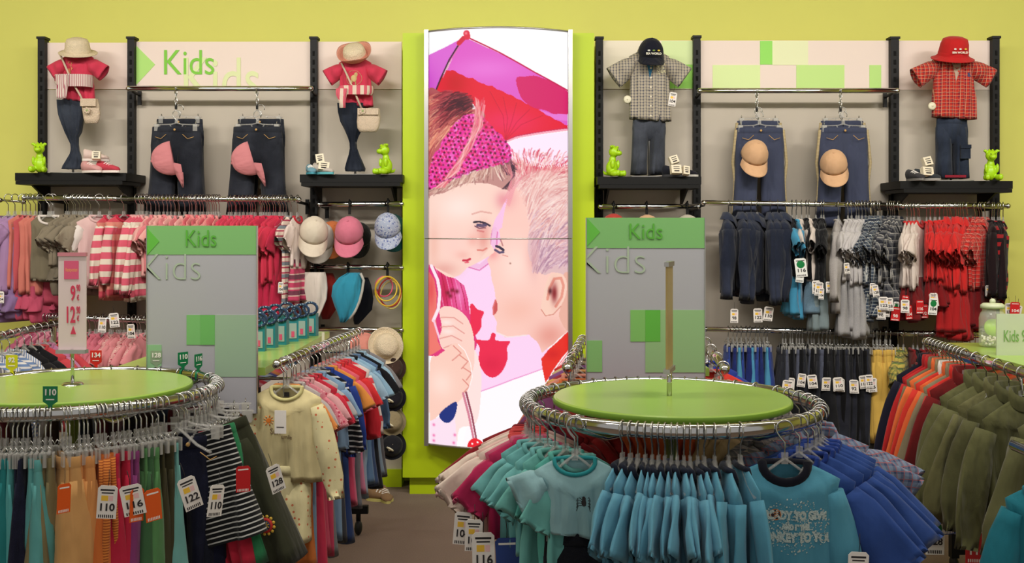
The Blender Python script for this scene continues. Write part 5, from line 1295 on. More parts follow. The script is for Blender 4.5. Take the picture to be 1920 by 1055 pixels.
# ---- rail of the table at far right
TR = 'on the right table rail'
OL = (92, 92, 54)
def rt(t): return (1.765+.08*t, 3.45+1.19*t, 1.05)
run([((1.80, 3.40, 1.05), math.radians(14))], 'fleece_jacket', 'jacket', 'olive fleece jacket at the picture edge', '', TR, mat_=fab((98, 98, 60)), w=.17, L=.42, sl=.36, sa=20, sw=.06, t=.045, collar='stand', fold=.01, bend=.3, jit=0, seed=5)
run([(rt(.15+.088*i), math.radians(16)) for i in range(5)], 'fleece_jacket', 'jacket', '', 'olive green jackets', TR, 'from front', mat_=[fab(OL, wr=1.2), fab((84, 84, 50), wr=1.2), fab((100, 98, 60), wr=1.2)], w=.17, L=.42, sl=.36, sa=21, sw=.066, t=.032, collar='stand', fold=.013, bend=.5, nvar=4, jit=4)
for i, (lab, c_) in enumerate((('dark red jacket', (110, 16, 18)), ('red sports jacket', (204, 34, 22)), ('stone grey jacket', (132, 120, 92)), ('orange jacket', (220, 92, 30)), ('red jacket with white piping', (206, 40, 24)), ('khaki beige jacket', (140, 122, 88)), ('orange hooded jacket', (226, 100, 34)), ('olive beige jacket', (118, 106, 76)), ('crimson jacket', (186, 24, 26)), ('red and navy jacket', (170, 22, 26)), ('navy blue jacket', (24, 24, 40)))):
    run([(rt(.60+.036*i), math.radians(15))], 'jacket', 'jacket', lab, '', TR, mat_=fab(c_), sm=fab((26, 26, 44)) if 'navy' in lab else None, w=.16, L=.4, sl=.36, sa=20, sw=.052, t=.022, collar='stand', seed=i, jit=4, bend=.3, cm=fab((222, 214, 206)) if 'piping' in lab else None, tagp=.5, tagstyles=('white', 'purple'), tagz=-.62, tags_s=1.4)
# a turquoise sleeve at the lower right edge belongs to a rack mostly outside the picture
p = P(1960, 860, 2.75)
run([((p.x, p.y, p.z), math.radians(-10))], 'turquoise_shirt', 'top', 'turquoise top cut by the lower right picture corner', '', 'near the camera', mat_=fab((22, 122, 140)), w=.1, L=.4, sl=.3, sa=12, sw=.05, t=.04, drop=.09, jit=0)
rr = thing('straight_rail', 'short chrome rail holding the turquoise top at lower right', 'rail', (p.x, p.y, 0))
mb = MB(); mb.tube([(0, -.1, p.z), (0, .18, p.z)], .011, 10, rz=.015); part('tube', mb, M_chrome, rr)
mb = MB(); mb.tube([(0, .17, p.z), (.16, .17, p.z-.02), (.16, .17, 0)], .012, 8); part('post', mb, M_chrome, rr)
# the hang tags that show large in the picture, tied to the garment behind them
def wtag(sub, px, py, D, style, num, s_=1.4, tilt=0, yaw=0):
    o = next(q for q in COL.objects if str(q.get('label', '')).startswith(sub))
    M = Matrix.LocRotScale(o.location, o.rotation_euler, o.scale)
    loc = M.inverted() @ P(px, py, D); t_ = add_tag(o, style, num, loc, 0, s_)
    t_.rotation_euler = (M.to_quaternion().inverted() @ Matrix.Rotation(yaw, 3, 'Z').to_quaternion() @ Matrix.Rotation(tilt, 3, 'Y').to_quaternion()).to_euler()
wtag('right of the two orange' if False else 'third from left of the orange trousers', 205, 880, 2.80, 'white', '110', 1.45, .06)
wtag('left of the two crimson trousers', 238, 882, 2.80, 'white', '116', 1.3, -.14, .5)
wtag('left of the two purple', 259, 886, 2.82, 'orange', '', 1.4, .05, .9)
wtag('second from left of the fresh green', 283, 888, 2.84, 'orange', '', 1.4, -.08, .8)
wtag('light aqua trousers left', 338, 868, 2.9, 'white', '122', 1.5, -.3, .6)
wtag('left of the two navy', 122, 880, 2.82, 'orange', '', 1.3, .05, 1.0)
wtag('dark blue jeans facing', 412, 880, 2.92, 'white', '110', 1.4, .15, .9)
wtag('olive cargo', 503, 850, 3.0, 'white', '128', 1.3, -.3, .7)
wtag('crimson trousers behind', 456, 850, 3.0, 'red', '', 1.2, 0, .4)
wtag('first from left of the cream tops', 872, 930, 3.02, 'white', '104', 1.5, .08)
wtag('third from left of the cream tops', 890, 945, 2.98, 'white', '104', 1.5, .03)
wtag('left of the two deep pink', 905, 960, 2.95, 'white', '116', 1.9, -.02)
wtag('right of the two deep pink', 948, 970, 2.95, 'blue', '', 1.9, -.05)
wtag('second from left of the mint', 1018, 990, 2.9, 'green', '', 1.9, .05)
wtag('left of the two blue and red', 1668, 925, 2.85, 'green', '', 1.7, -.22)
wtag('second from left of the royal', 1612, 1000, 2.7, 'white', '122', 1.6, .05)
wtag('second from front of the olive', 1831, 955, 3.7, 'red', '116', 2.1, 0)
wtag('third from front of the olive', 1756, 940, 3.9, 'green', '128', 1.9, .03)
wtag('third from front of the olive', 1770, 925, 3.95, 'blue', '', 1.7, -.1)
wtag('dark red jacket', 1714, 905, 4.15, 'purple', '128', 2.0, .02)
wtag('orange jacket', 1690, 900, 4.2, 'white', '134', 2.0, 0)
wtag('navy blue jacket', 1660, 880, 4.6, 'white', '128', 1.5, .05)
#@@WALLITEMS
# ------------------------------------------------------------------ outfits, hats, bags, shoes and figures on the wall
def form(rows, D, tr=.5, tmax=.09, n=26, fold=0, seed=0, k=5, caps=(True, True), yoff=0, flat=.8):
    """rows (py, px left, px right) -> MB relative to a base point, with real thickness; returns (MB, base)"""
    b = rows[-1]; base = P((b[1]+b[2])/2, b[0], D); mb = MB(); rg = []; ph = seed*1.7
    for i, r_ in enumerate(rows):
        y, x0, x1 = r_[:3]; dy = r_[3] if len(r_) > 3 else 0
        a = P(x0, y, D)-base; c = P(x1, y, D)-base; cx = (a.x+c.x)/2; hw = (c.x-a.x)/2; t = min(tmax, hw*tr)
        ring = []
        for q in range(n):
            th = 2*PI*q/n; co, si = math.cos(th), math.sin(th)
            ring.append(Vector((cx+hw*sgn(co)*abs(co)**flat, t*sgn(si)*abs(si)**.9+fold*math.sin(k*co*1.6+ph+i*.7)+yoff+dy, a.z)))
        rg.append(ring)
    rg = list(rg); mb.loft(rg, 0, caps[0], caps[1])
    return mb, base
def formobj(name, rows, D, m, label, cat, parent=None, **kw):
    mb, base = form(rows, D, **kw)
    if parent is None: return solo(name, mb, m, label, cat, base)
    o = link(name, mb.mesh(name, m), parent, base-parent.location); return o

PNK = (218, 52, 84)
def subs(o, mb, name, m, off=(0, 0, 0)):
    l = link(name, mb.mesh(name, m), o); l.location = off; return l

# girl and boy display shirts
def disp_shirt(px, ytop, D, m, label, cat='T-shirt', name='t_shirt', **kw):
    p = P(px, ytop, D); kw.setdefault('drop', 0); kw.setdefault('t', .052); kw.setdefault('fold', .005)
    parts = top_parts(m, **kw); return put(name, parts, p, 0, label, cat)
DM = 6.1
JD = fab((44, 50, 62), 'denim', wr=1.0)
t1 = disp_shirt(147, 103, DM, fab(PNK), 'pink T-shirt under the cream straw hat at far left', w=.088, L=.27, sl=.085, sa=52, sw=.042, neck=.045, collar='rib')
t2 = disp_shirt(666, 112, DM, fab(PNK), 'pink T-shirt with horse print under the pink brimmed hat', w=.096, L=.27, sl=.085, sa=54, sw=.042, neck=.045)
# horse print as a plain pale blotch with a ring
mb = MB(); mb.ball((0, 0, 0), (.018, .001, .02), 0, 12, 6); mb.ball((.012, 0, .02), (.012, .001, .014), 0, 10, 6); mb.ball((-.016, 0, -.022), (.008, .001, .01), 0, 8, 5); mb.box((.008, 0, -.03), (.008, .001, .022))
mb.tube([(.044*math.cos(2*PI*k/32), 0, .044*math.sin(2*PI*k/32)) for k in range(32)], .0011, 4, closed=True)
decal(t2, mb.mesh('horse', mat('horse_print', (206, 186, 130), .8)), .0, -.115, 'horse_print')
mb = MB()
for i in range(22): mb.ball((rnd.uniform(-.014, .014), 0, rnd.uniform(-.045, .045)), (rnd.uniform(.003, .006), .001, rnd.uniform(.003, .008)), 0, 7, 4)
decal(t1, mb.mesh('print', mat('gold_print', (206, 130, 92), .8)), -.03, -.09, 'gold_print')
formobj('jeans', [(188, 107, 152), (200, 108, 157), (215, 111, 158), (232, 117, 155), (247, 123, 152), (258, 128, 146), (270, 133, 146), (282, 133, 148), (290, 130, 151), (302, 124, 154), (312, 118, 154), (317, 117, 153)], DM, JD, 'twisted dark blue jeans of the straw hat outfit', 'jeans', tr=.6, tmax=.055, fold=.014, k=7)
formobj('jeans', [(194, 633, 686), (210, 634, 684), (228, 638, 682), (242, 645, 680), (256, 651, 673), (268, 655, 669), (278, 656, 670), (290, 654, 674), (304, 650, 680), (316, 647, 685), (321, 648, 684)], DM, fab((28, 34, 46), 'denim'), 'twisted dark jeans of the pink brimmed hat outfit', 'jeans', tr=.6, tmax=.055, fold=.014, k=7, seed=2)
STR = mat('cream_straw', (232, 214, 184), .85, bump=.9, bs=170, noise=.12, ns=60)
def brim_hat(px, py, D, rb, rc, hc, m, label, rx, ry, name='straw_hat', droop=.012, mb2=None, cat='hat', wav=.0):
    n = 40; o = thing(name, label, cat, P(px, py, D)); 
    mb = MB(); rg = []
    for r_, z in ((0.002, hc), (rc*.5, hc*.985), (rc*.82, hc*.88), (rc*.95, hc*.6), (rc, hc*.25), (rc*1.04, 0)):
        rg.append([(r_*math.cos(2*PI*k/n), r_*math.sin(2*PI*k/n), z) for k in range(n)])
    mb.loft(rg); part('crown', mb, m, o)
    mb = MB(); rg = []
    for q in range(6):
        v = q/5; r_ = rc*1.03+(rb-rc)*v
        rg.append([(r_*math.cos(2*PI*k/n), r_*math.sin(2*PI*k/n), -droop*v+.014*v*v+wav*v*math.sin(6*PI*k/n)) for k in range(n)])
    for q in range(5, -1, -1):
        rg.append([(p[0]*.995, p[1]*.995, p[2]-.003) for p in rg[q]])
    mb.loft(rg); part('brim', mb, mb2 or m, o)
    mb = MB(); mb.lathe([(rc*1.03, .004), (rc*1.035, .016), (rc*1.0, .02)], 32); part('hat_band', mb, mb2 or m, o)
    o.rotation_euler = (math.radians(rx), math.radians(ry), 0); return o
brim_hat(146, 97, DM-.03, .106, .07, .08, STR, 'cream straw hat with wavy brim at far left', 22, 5, droop=.02)
brim_hat(666, 106, DM-.03, .1, .068, .07, STR, 'cream hat with pink brim and lettering', 44, -8, droop=-.025, mb2=mat('pink_straw', (226, 158, 136), .85, bump=.8, bs=170), wav=.008)

def strap(parent_loc, pts, r, m, name='strap', parent=None, rz=None):
    mb = MB(); mb.tube([P(*q)-parent_loc for q in pts], r, 6, rz=rz); return link(name, mb.mesh(name, m), parent)
BAG = mat('crochet_cream', (226, 204, 180), .9, bump=.9, bs=220, noise=.14, ns=70)
def bag(rows, pts, D, label, flower, lid):
    mb, base = form(rows, D, tr=.35, tmax=.03, flat=.5); o = thing('crochet_bag', label, 'bag', base)
    link('pouch', mb.mesh('pouch', BAG), o)
    strap(base, [(x, y, d) for x, y, d in pts], .006, BAG, parent=o)
    c = P(flower[0], flower[1], D-.04)-base; mb = MB()
    for k in range(7): mb.ball(c+Vector((.012*math.cos(k*.9), 0, .012*math.sin(k*.9))), (.008, .004, .008), 0, 8, 5)
    mb.ball(c, (.007, .006, .007), 1, 8, 5); link('flower', mb.mesh('flower', [BAG, mat('sage', (150, 170, 110), .6)]), o)
    a = P(lid[0], lid[1], D)-base; b = P(lid[2], lid[3], D)-base; mb = MB(); mb.box(((a.x+b.x)/2, -.03, (a.z+b.z)/2), (b.x-a.x, .012, abs(a.z-b.z))); link('flap', mb.mesh('flap', BAG), o)
bag([(186, 154, 183), (196, 153, 186), (210, 155, 188), (222, 157, 187), (231, 160, 183)], [(112, 100, 6.06), (124, 128, 6.02), (138, 158, 6.02), (150, 178, 6.03), (156, 190, 6.04)], 6.03, 'cream crochet bag slung over the far left pink T-shirt', (163, 207), (155, 186, 184, 200))
bag([(204, 672, 712), (216, 670, 713), (228, 669, 713), (240, 670, 710), (247, 674, 706)], [(640, 118, 6.06), (654, 148, 6.02), (668, 180, 6.02), (678, 204, 6.03)], 6.03, 'speckled crochet bag slung over the horse print T-shirt', (680, 208), (672, 204, 711, 216))
def scarf(rows, label, m, tail, D=6.02):
    mb, base = form(rows, D+.03, tr=.9, tmax=.055, flat=.6, caps=(False, False)); o = thing('striped_scarf', label, 'scarf', base); link('wrap', mb.mesh('wrap', m), o)
    mb2, b2 = form(tail, D-.035, tr=.3, tmax=.012, flat=.5, fold=.004); l = link('hanging_end', mb2.mesh('hanging_end', m), o, b2-base)
SC1 = fab((226, 208, 200), 'vstripe', (170, 60, 90), f=80, ratio=.7)
scarf([(141, 104, 173), (148, 103, 174), (156, 104, 174), (164, 110, 173)], 'candy striped scarf round the far left pink T-shirt', SC1, [(140, 108, 128), (155, 107, 128), (170, 105, 126), (180, 105, 125), (184, 106, 124)])
scarf([(162, 636, 700), (168, 632, 701), (175, 634, 700), (179, 640, 696)], 'pink and white scarf knotted round the horse print T-shirt', fab((222, 92, 112), 'vstripe', (232, 210, 190), f=22, ratio=.5), [(166, 630, 652), (178, 630, 650), (190, 636, 648), (202, 636, 648)])

# boys' outfits
PB = fab((178, 168, 150), 'plaid', (60, 66, 92), (226, 210, 180), f=58, f2=1)
PR = fab((206, 44, 22), 'plaid', (120, 36, 60), (232, 170, 130), f=50, f2=1)
b1 = disp_shirt(1217, 98, DM, PB, 'beige and blue checked shirt under the navy cap', 'shirt', 'checked_shirt', w=.118, L=.4, sl=.12, sa=50, sw=.056, neck=.05, collar='polo', opening=(230, 220, 200), flare=1.05, t=.055)
b2 = disp_shirt(1787, 104, DM, PR, 'red and orange checked shirt under the red hat', 'shirt', 'checked_shirt', w=.122, L=.37, sl=.12, sa=56, sw=.05, neck=.05, collar='polo', opening=(200, 60, 40), flare=1.08, t=.055)
for o, c_, nm in ((b1, (58, 130, 170), 'blue'), (b2, (206, 180, 160), 'cream')):
    mb = MB(); mb.loft([[Vector((.034*(1-i_/10)*(k_/4-1), 0, -.02-.014*i_)) for k_ in range(9)] for i_ in range(11)], closed=False)
    decal(o, mb.mesh('vest', fab(c_)), .0, 0, 'undershirt')
mb = MB(); 
for i in range(60): mb.ball((rnd.uniform(-.03, .03), 0, rnd.uniform(-.036, .036)), (rnd.uniform(.002, .005), .0006, rnd.uniform(.002, .007)), 0, 6, 4)
decal(b1, mb.mesh('crest', mat('cream_print', (222, 214, 180), .8)), .065, -.1, 'chest_print')
mb = MB(); mb.box((0, 0, 0), (.02, .001, .024)); decal(b2, mb.mesh('badge', mat('navy_badge', (60, 60, 100), .7)), .075, -.12, 'chest_badge')
decal(b2, text_mesh('GUEST', .014, mat('rust_print', (150, 60, 40), .8), .0004), .0, -.055, 'undershirt_print'); 
sec_tag(b1, (-.13, -.03, -.28), 0); add_tag(b1, 'white', '104', (.145, -.03, -.2), 0, 1.3, .15); sec_tag(b2, (-.135, -.03, -.3), 0)
for px_, y_, lab_, m_, w_, L_ in ((1217, 205, 'faded dark jeans of the navy cap outfit', fab((56, 60, 70), 'denim', wr=1.1), .092, .385), (1784, 212, 'dark blue jeans with side pocket of the red hat outfit', fab((34, 42, 58), 'denim', wr=1.1), .088, .385)):
    jp = put('jeans', bottom_parts(m_, w=w_, L=L_-.045, t=.034, drop=0, crotch=.13, spread=.06, fold=.012, seed=px_, pockets=False), P(px_, y_+14, DM+.01), 0, lab_, 'jeans')
mb = MB(); mb.box((.055, -.062, -.19), (.055, .014, .075)); mb.box((.055, -.07, -.158), (.06, .008, .022)); link('cargo_pocket', mb.mesh('cargo_pocket', fab((34, 42, 58), 'denim', wr=1.1)), jp)
mb = MB(); mb.box((.0, -.05, -.33), (.13, .03, .014)); link('red_lining', mb.mesh('red_lining', fab((150, 30, 50))), jp)

# caps
def cap_mesh(col, brimcol=None, rc=.078, hc=.098, seams=True, pat=None):
    m = pat or fab(col); m2 = fab(brimcol) if brimcol else m; parts = []; n = 36
    mb = MB(); rg = []
    for q in range(9):
        a = PI/2*q/8; r_ = rc*math.sin(a)**.92 if q else .001; z = hc*math.cos(a)
        rg.append([(r_*math.cos(2*PI*k/n)*(1-.035*(1 if k % 6 == 0 else 0)), r_*1.1*math.sin(2*PI*k/n)*(1-.035*(1 if k % 6 == 0 else 0)), z) for k in range(n)])
    rg.append([(p[0]*.97, p[1]*.97, p[2]) for p in rg[-1]]); mb.loft(rg); parts.append(('crown', mb.mesh('crown', m)))
    mb = MB(); up = []; n2 = 16
    for q in range(6):
        v = q/5; row = []
        for k in range(n2+1):
            a = math.radians(-90-72+144*k/n2); e = 1-.0
            wgt = math.cos(math.radians(-72+144*k/n2)*1.2)
            wgt = max(0, wgt)**.6
            row.append(Vector((rc*math.cos(a)*(1.0+.08*v), rc*1.1*math.sin(a)-.068*v*wgt, .0-.010*v*wgt-.012*v*(1-abs(math.cos(a))*0)+.0-.022*(math.cos(a)**2)*v)))
        up.append(row)
    mb.loft(up, closed=False); mb.loft([[p-Vector((0, 0, .004)) for p in r_] for r_ in reversed(up)], closed=False)
    parts.append(('brim', mb.mesh('brim', m2)))
    mb = MB(); mb.ball((0, 0, hc), (.007, .007, .004), 0, 8, 5); parts.append(('top_button', mb.mesh('top_button', m)))
    return parts
def cap(px, py, D, parts, label, rx=42, ry=0, rz=0, s=1.0, name='baseball_cap'):
    o = put(name, parts, P(px, py, D), 0, label, 'cap'); o.rotation_euler = (math.radians(rx), math.radians(ry), math.radians(rz)); o.scale = (s, s, s); return o
CW = cap_mesh((224, 210, 190)); CP = cap_mesh((222, 118, 144)); CB = cap_mesh((224, 176, 132)); CO = cap_mesh((206, 110, 48)); CK = cap_mesh((34, 34, 30))
CF = cap_mesh(None, pat=fab((170, 180, 206), 'floral', (104, 116, 170), (214, 214, 220), f=60, ratio=.34)); CT = cap_mesh((20, 70, 66)); CWH = cap_mesh((226, 216, 206))
def clip_hook(px, py, D, label):
    mb = MB(); mb.tube([(.0, 0, .03), (.0, -.02, .034), (0, -.024, .0), (0, -.01, -.03), (0, -.012, -.05)], .004, 6)
    mb.box((0, -.012, -.03), (.014, .014, .045)); mb.ball((0, 0, .014), (.012, .018, .016), 0, 8, 6)
    solo('clip_hook', mb, M_black, label, 'hook', P(px, py, D))
clip_hook(656, 385, 6.05, 'black clip above the pink cap'); clip_hook(728, 383, 6.05, 'black clip above the blue floral cap'); clip_hook(594, 384, 6.05, 'black clip above the white cap'); clip_hook(653, 502, 6.05, 'black clip above the turquoise sun hat'); clip_hook(727, 502, 6.05, 'black clip above the coloured hair bands'); clip_hook(592, 501, 6.05, 'black clip above the white sun hat')
clip_hook(1150, 388, 6.05, 'black clip at the left of the rail above the right Kids sign'); clip_hook(1212, 388, 6.05, 'middle black clip on the rail above the right Kids sign'); clip_hook(1288, 388, 6.05, 'right black clip on the rail above the right Kids sign')
CR = cap_mesh((196, 60, 50)); CG = cap_mesh((200, 190, 170))
cap(1150, 430, 6.02, CR, 'red cap mostly hidden behind the right Kids sign', 48); cap(1213, 432, 6.02, CB, 'peach cap mostly hidden behind the right Kids sign', 48); cap(1288, 432, 6.02, CG, 'pale patterned cap mostly hidden behind the right Kids sign', 48)
cap(622, 443, 6.13, CO, 'orange cap behind the two white caps', 48, 8, 12); cap(600, 448, 6.06, CWH, 'second white cap behind the front white cap', 48, 12, 8, 1.08)
cap(588, 437, 5.94, CW, 'off-white cap hanging at the front beside the striped dress', 46, 6, 14, 1.06)
cap(672, 444, 6.12, CK, 'black cap behind the pink cap', 48, 10, 10, .95); cap(655, 437, 5.97, CP, 'bright pink cap hanging on the top cap rail', 48, 2, 0, 1.06)
cap(737, 430, 6.12, CT, 'dark green cap behind the blue floral cap', 48, 0, 8); cap(727, 428, 5.97, CF, 'blue floral cap hanging near the light box', 44, -4, 0, .98)
cap(1220, 101, DM-.05, cap_mesh((26, 28, 42)), 'navy cap with white lettering on the checked shirt outfit', 26, 0, 4, .95)
nc = COL.objects[-1]
nc = [o for o in COL.objects if str(o.get('label', '')).startswith('navy cap')][0]
def cap_text(o, s, z, y, size):
    l = link('lettering', text_mesh(s, size, mat('cap_white', (226, 222, 206), .7), .0006), o, (0, y, z)); l.rotation_euler.x = math.radians(-24)
cap_text(nc, 'SEA WORLD', .028, -.09, .017)
mb = MB()
for x, c_ in ((-.03, 0), (0, 1), (.03, 2)): mb.ball((x, 0, 0), (.009, .0015, .005), c_, 8, 5)
l = link('fish_emblems', mb.mesh('fish_emblems', [mat('em_white', (226, 226, 220), .6), mat('em_green', (120, 150, 70), .6), mat('em_yellow', (220, 190, 60), .6)]), nc, (0, -.085, .047)); l.rotation_euler.x = -.5
rh = brim_hat(1787, 103, DM-.04, .118, .082, .105, fab((206, 16, 20)), 'bright red hat with turned brim and small lettering', 20, 0, 'brimmed_hat', droop=.035)
cap_text(rh, 'SEA WORLD', .03, -.092, .016)
mb = MB()
for x, c_ in ((-.03, 0), (0, 0), (.03, 2)): mb.ball((x, 0, 0), (.008, .0015, .005), c_, 8, 5)
l = link('fish_emblems', mb.mesh('fish_emblems', [mat('em_white', (226, 226, 220), .6), mat('em_green', (120, 150, 70), .6), mat('em_yellow', (220, 190, 60), .6)]), rh, (0, -.09, .05)); l.rotation_euler.x = -.4

# sun hats and hair bands
M_sw = fab((222, 210, 198)); M_st = fab((38, 148, 178)); M_nv = fab((22, 24, 34)); M_rd = fab((150, 34, 26))
formobj('sun_hat', [(512, 600, 624), (530, 588, 632), (555, 590, 636), (580, 598, 630), (598, 604, 618)], 6.12, M_rd, 'rust red sun hat behind the white one', 'hat', tr=.5, tmax=.05, fold=.006)
formobj('sun_hat', [(510, 570, 609), (520, 563, 612), (540, 561, 614), (560, 564, 613), (578, 570, 606), (592, 577, 600), (601, 583, 592)], 6.0, M_sw, 'white sun hat hanging at left of the middle cap rail', 'hat', tr=.6, tmax=.06, fold=.013)
formobj('sun_hat', [(520, 676, 690), (535, 672, 696), (560, 668, 700), (580, 664, 698), (600, 662, 680), (608, 664, 672)], 6.14, M_nv, 'navy sun hat behind the turquoise one', 'hat', tr=.5, tmax=.05, fold=.006)
tq = formobj('sun_hat', [(511, 652, 674), (520, 636, 678), (535, 624, 678), (555, 621, 677), (575, 627, 670), (592, 634, 660), (604, 638, 648)], 6.0, M_st, 'turquoise sun hat with pale frilled edge', 'hat', tr=.6, tmax=.06, fold=.014)
mb = MB(); b_ = tq.location; mb.tube([P(x, y, 5.98)-b_ for x, y in ((676, 512), (682, 525), (679, 545), (674, 565), (666, 583), (656, 598))], .008, 6); link('frilled_edge', mb.mesh('frilled_edge', fab((190, 186, 176))), tq)
for i, (cx_, cy_, rx_, rz_2, c_, lab) in enumerate(((727, 546, .072, .085, (206, 170, 40), 'large yellow hair band hanging near the light box'), (724, 541, .062, .07, (222, 190, 60), 'smaller yellow hair band in front'), (731, 548, .064, .082, (176, 40, 40), 'dark red hair band'), (720, 537, .05, .058, (214, 80, 110), 'pink hair band inside the yellow ones'), (733, 553, .06, .08, (216, 200, 120), 'cream yellow hair band at the back'))):
    p = P(cx_, cy_, 5.98+.018*i); mb = MB()
    mb.tube([(rx_*math.cos(2*PI*k/40)*(1-.18*max(0, math.sin(2*PI*k/40))**2), .01*math.sin(4*PI*k/40), rz_2*math.sin(2*PI*k/40)) for k in range(40)], .0045, 6, closed=True)
    solo('hair_band', mb, mat('band%d' % i, c_, .5), lab, 'hair band', p, group='hair bands near the light box')
# lower cap bay: straw hat, pink hat and dark hats with badges
brim_hat(722, 648, 5.98, .105, .07, .07, STR, 'natural straw hat hanging low beside the light box', 60, 62, droop=.0)
brim_hat(683, 650, 6.0, .085, .065, .07, fab((222, 140, 124)), 'salmon pink hat below the lowest cap rail', 60, 40, 'sun_hat')
for i, (y, c_, lab) in enumerate(((690, (70, 50, 44), 'brown hat with button below the straw hat'), (745, (30, 28, 36), 'black hat in the low column of hats'), (790, (150, 134, 100), 'khaki hat low beside the light box column'), (835, (34, 34, 40), 'lowest dark hat beside the light box column'))):
    o = brim_hat(735, y, 6.02, .08, .06, .065, fab(c_), lab, 70, 30, 'felt_hat'); sec_tag(o, (.0, -.03, .07), 0)
    add_tag(o, 'white', '', (0, .06, .0), 0, 1.0)
# shoes by the foot of the column
def shoe(px, py, D, col, sole, label, rz, s=1.0, z=None, tilt=0):
    o = thing('childs_shoe', label, 'shoe', P(px, py, D), math.radians(rz)); 
    if z is not None: o.location.z = z
    mb = MB(); rg = []
    for y, hw, h in ((.062, .016, .05), (.055, .022, .056), (.03, .024, .05), (.0, .024, .04), (-.03, .027, .03), (-.05, .024, .024), (-.064, .012, .016)):
        rg.append([(hw*math.cos(2*PI*k/14), y, .008+h/2+h/2*math.sin(2*PI*k/14)) for k in range(14)])
    mb.loft(rg, 0, True, True); part('upper', mb, fab(col), o)
    mb = MB(); poly = [(.02*math.cos(2*PI*k/20)*1.3, .068*math.sin(2*PI*k/20)) for k in range(20)]
    mb.add([(x, y, 0) for x, y in poly]+[(x, y, .012) for x, y in poly], [tuple(reversed(range(20))), tuple(range(20, 40))]+[(i, (i+1) % 20, (i+1) % 20+20, i+20) for i in range(20)]); part('sole', mb, mat('sole', sole, .6), o)
    mb = MB(); 
    for k in range(3): mb.tube([(-.018, .012-.014*k, .045-.004*k), (0, .01-.014*k, .054-.006*k), (.018, .012-.014*k, .045-.004*k)], .003, 5)
    part('laces', mb, M_white, o); o.scale = (s, s, s); o.rotation_euler.x = tilt; return o
SH = S1[1]
shoe(172, 322, 5.95, (222, 160, 160), (232, 220, 214), 'left pink and white child\'s shoe on the leftmost shelf', 60, 1.15, S1[1]); shoe(203, 323, 5.95, (206, 60, 80), (232, 220, 214), 'red and white child\'s shoe at right on the leftmost shelf', 70, 1.15, S1[1]); shoe(180, 300, 6.0, (226, 200, 190), (232, 220, 214), 'upper pale shoe stacked on the leftmost shelf', 110, 1.1, S1[1]+.07)
shoe(583, 322, 5.95, (110, 160, 180), (70, 150, 170), 'pale blue child\'s shoe on the shelf above the caps', 20, 1.0, S2[1]); shoe(606, 322, 5.95, (200, 190, 180), (90, 170, 180), 'white and blue child\'s shoe on the shelf above the caps', 60, 1.1, S2[1])
shoe(1264, 326, 5.97, (30, 32, 44), (60, 60, 66), 'left dark child\'s shoe under the navy cap outfit', 60, 1.1, S3[1]); shoe(1287, 326, 5.97, (36, 34, 44), (190, 186, 180), 'right dark child\'s shoe under the navy cap outfit', 80, 1.0, S3[1])
shoe(1716, 334, 5.95, (60, 58, 62), (120, 116, 112), 'left dark grey child\'s shoe under the red hat outfit', 15, 1.1, S4[1]); shoe(1738, 334, 5.95, (54, 60, 66), (150, 146, 140), 'right dark grey child\'s shoe under the red hat outfit', 50, 1.15, S4[1])
def boxcard(px, py, D, w_, h_, rot, label, sz):
    o = thing('price_card', label, 'price card', P(px, py, D)); mb = MB(); mb.box((0, 0, 0), (w_, .03, h_)); part('card', mb, mat('card_cream', (232, 220, 196), .6), o)
    mb = MB(); mb.box((0, -.016, .012), (w_*.6, .001, .004)); mb.box((0, -.016, 0), (w_*.6, .001, .004)); mb.box((0, -.016, -.012), (w_*.5, .001, .007)); part('small_print', mb, M_ink, o)
    o.rotation_euler = (-.3, rot, .2)
boxcard(600, 298, 5.96, .046, .052, -.15, 'upper cream price card on the shoes above the caps', 0); boxcard(607, 312, 5.93, .06, .046, .1, 'lower cream price card on the shoes above the caps', 0)
boxcard(1263, 300, 5.96, .05, .045, -.3, 'upper price card on the shoes under the navy cap outfit', 0); boxcard(1267, 318, 5.92, .06, .05, 0, 'lower price card on the shoes under the navy cap outfit', 0); boxcard(1286, 320, 5.92, .036, .05, .1, 'narrow price card on the right dark shoe', 0)
boxcard(1738, 303, 5.96, .05, .05, -.2, 'upper price card on the shoes under the red hat outfit', 0); boxcard(1738, 322, 5.92, .065, .05, .05, 'lower price card on the shoes under the red hat outfit', 0); boxcard(181, 292, 5.92, .045, .045, 0, 'pale price card on the shoes of the leftmost shelf', 0)
for x, y, r_, l_ in ((722, 915, 20, 'tan child\'s shoe at the foot of the lime column'), (712, 930, 80, 'second tan child\'s shoe at the foot of the lime column')): shoe(x, y, 5.95, (150, 116, 80), (206, 196, 120), l_, r_, 1.2, 0)

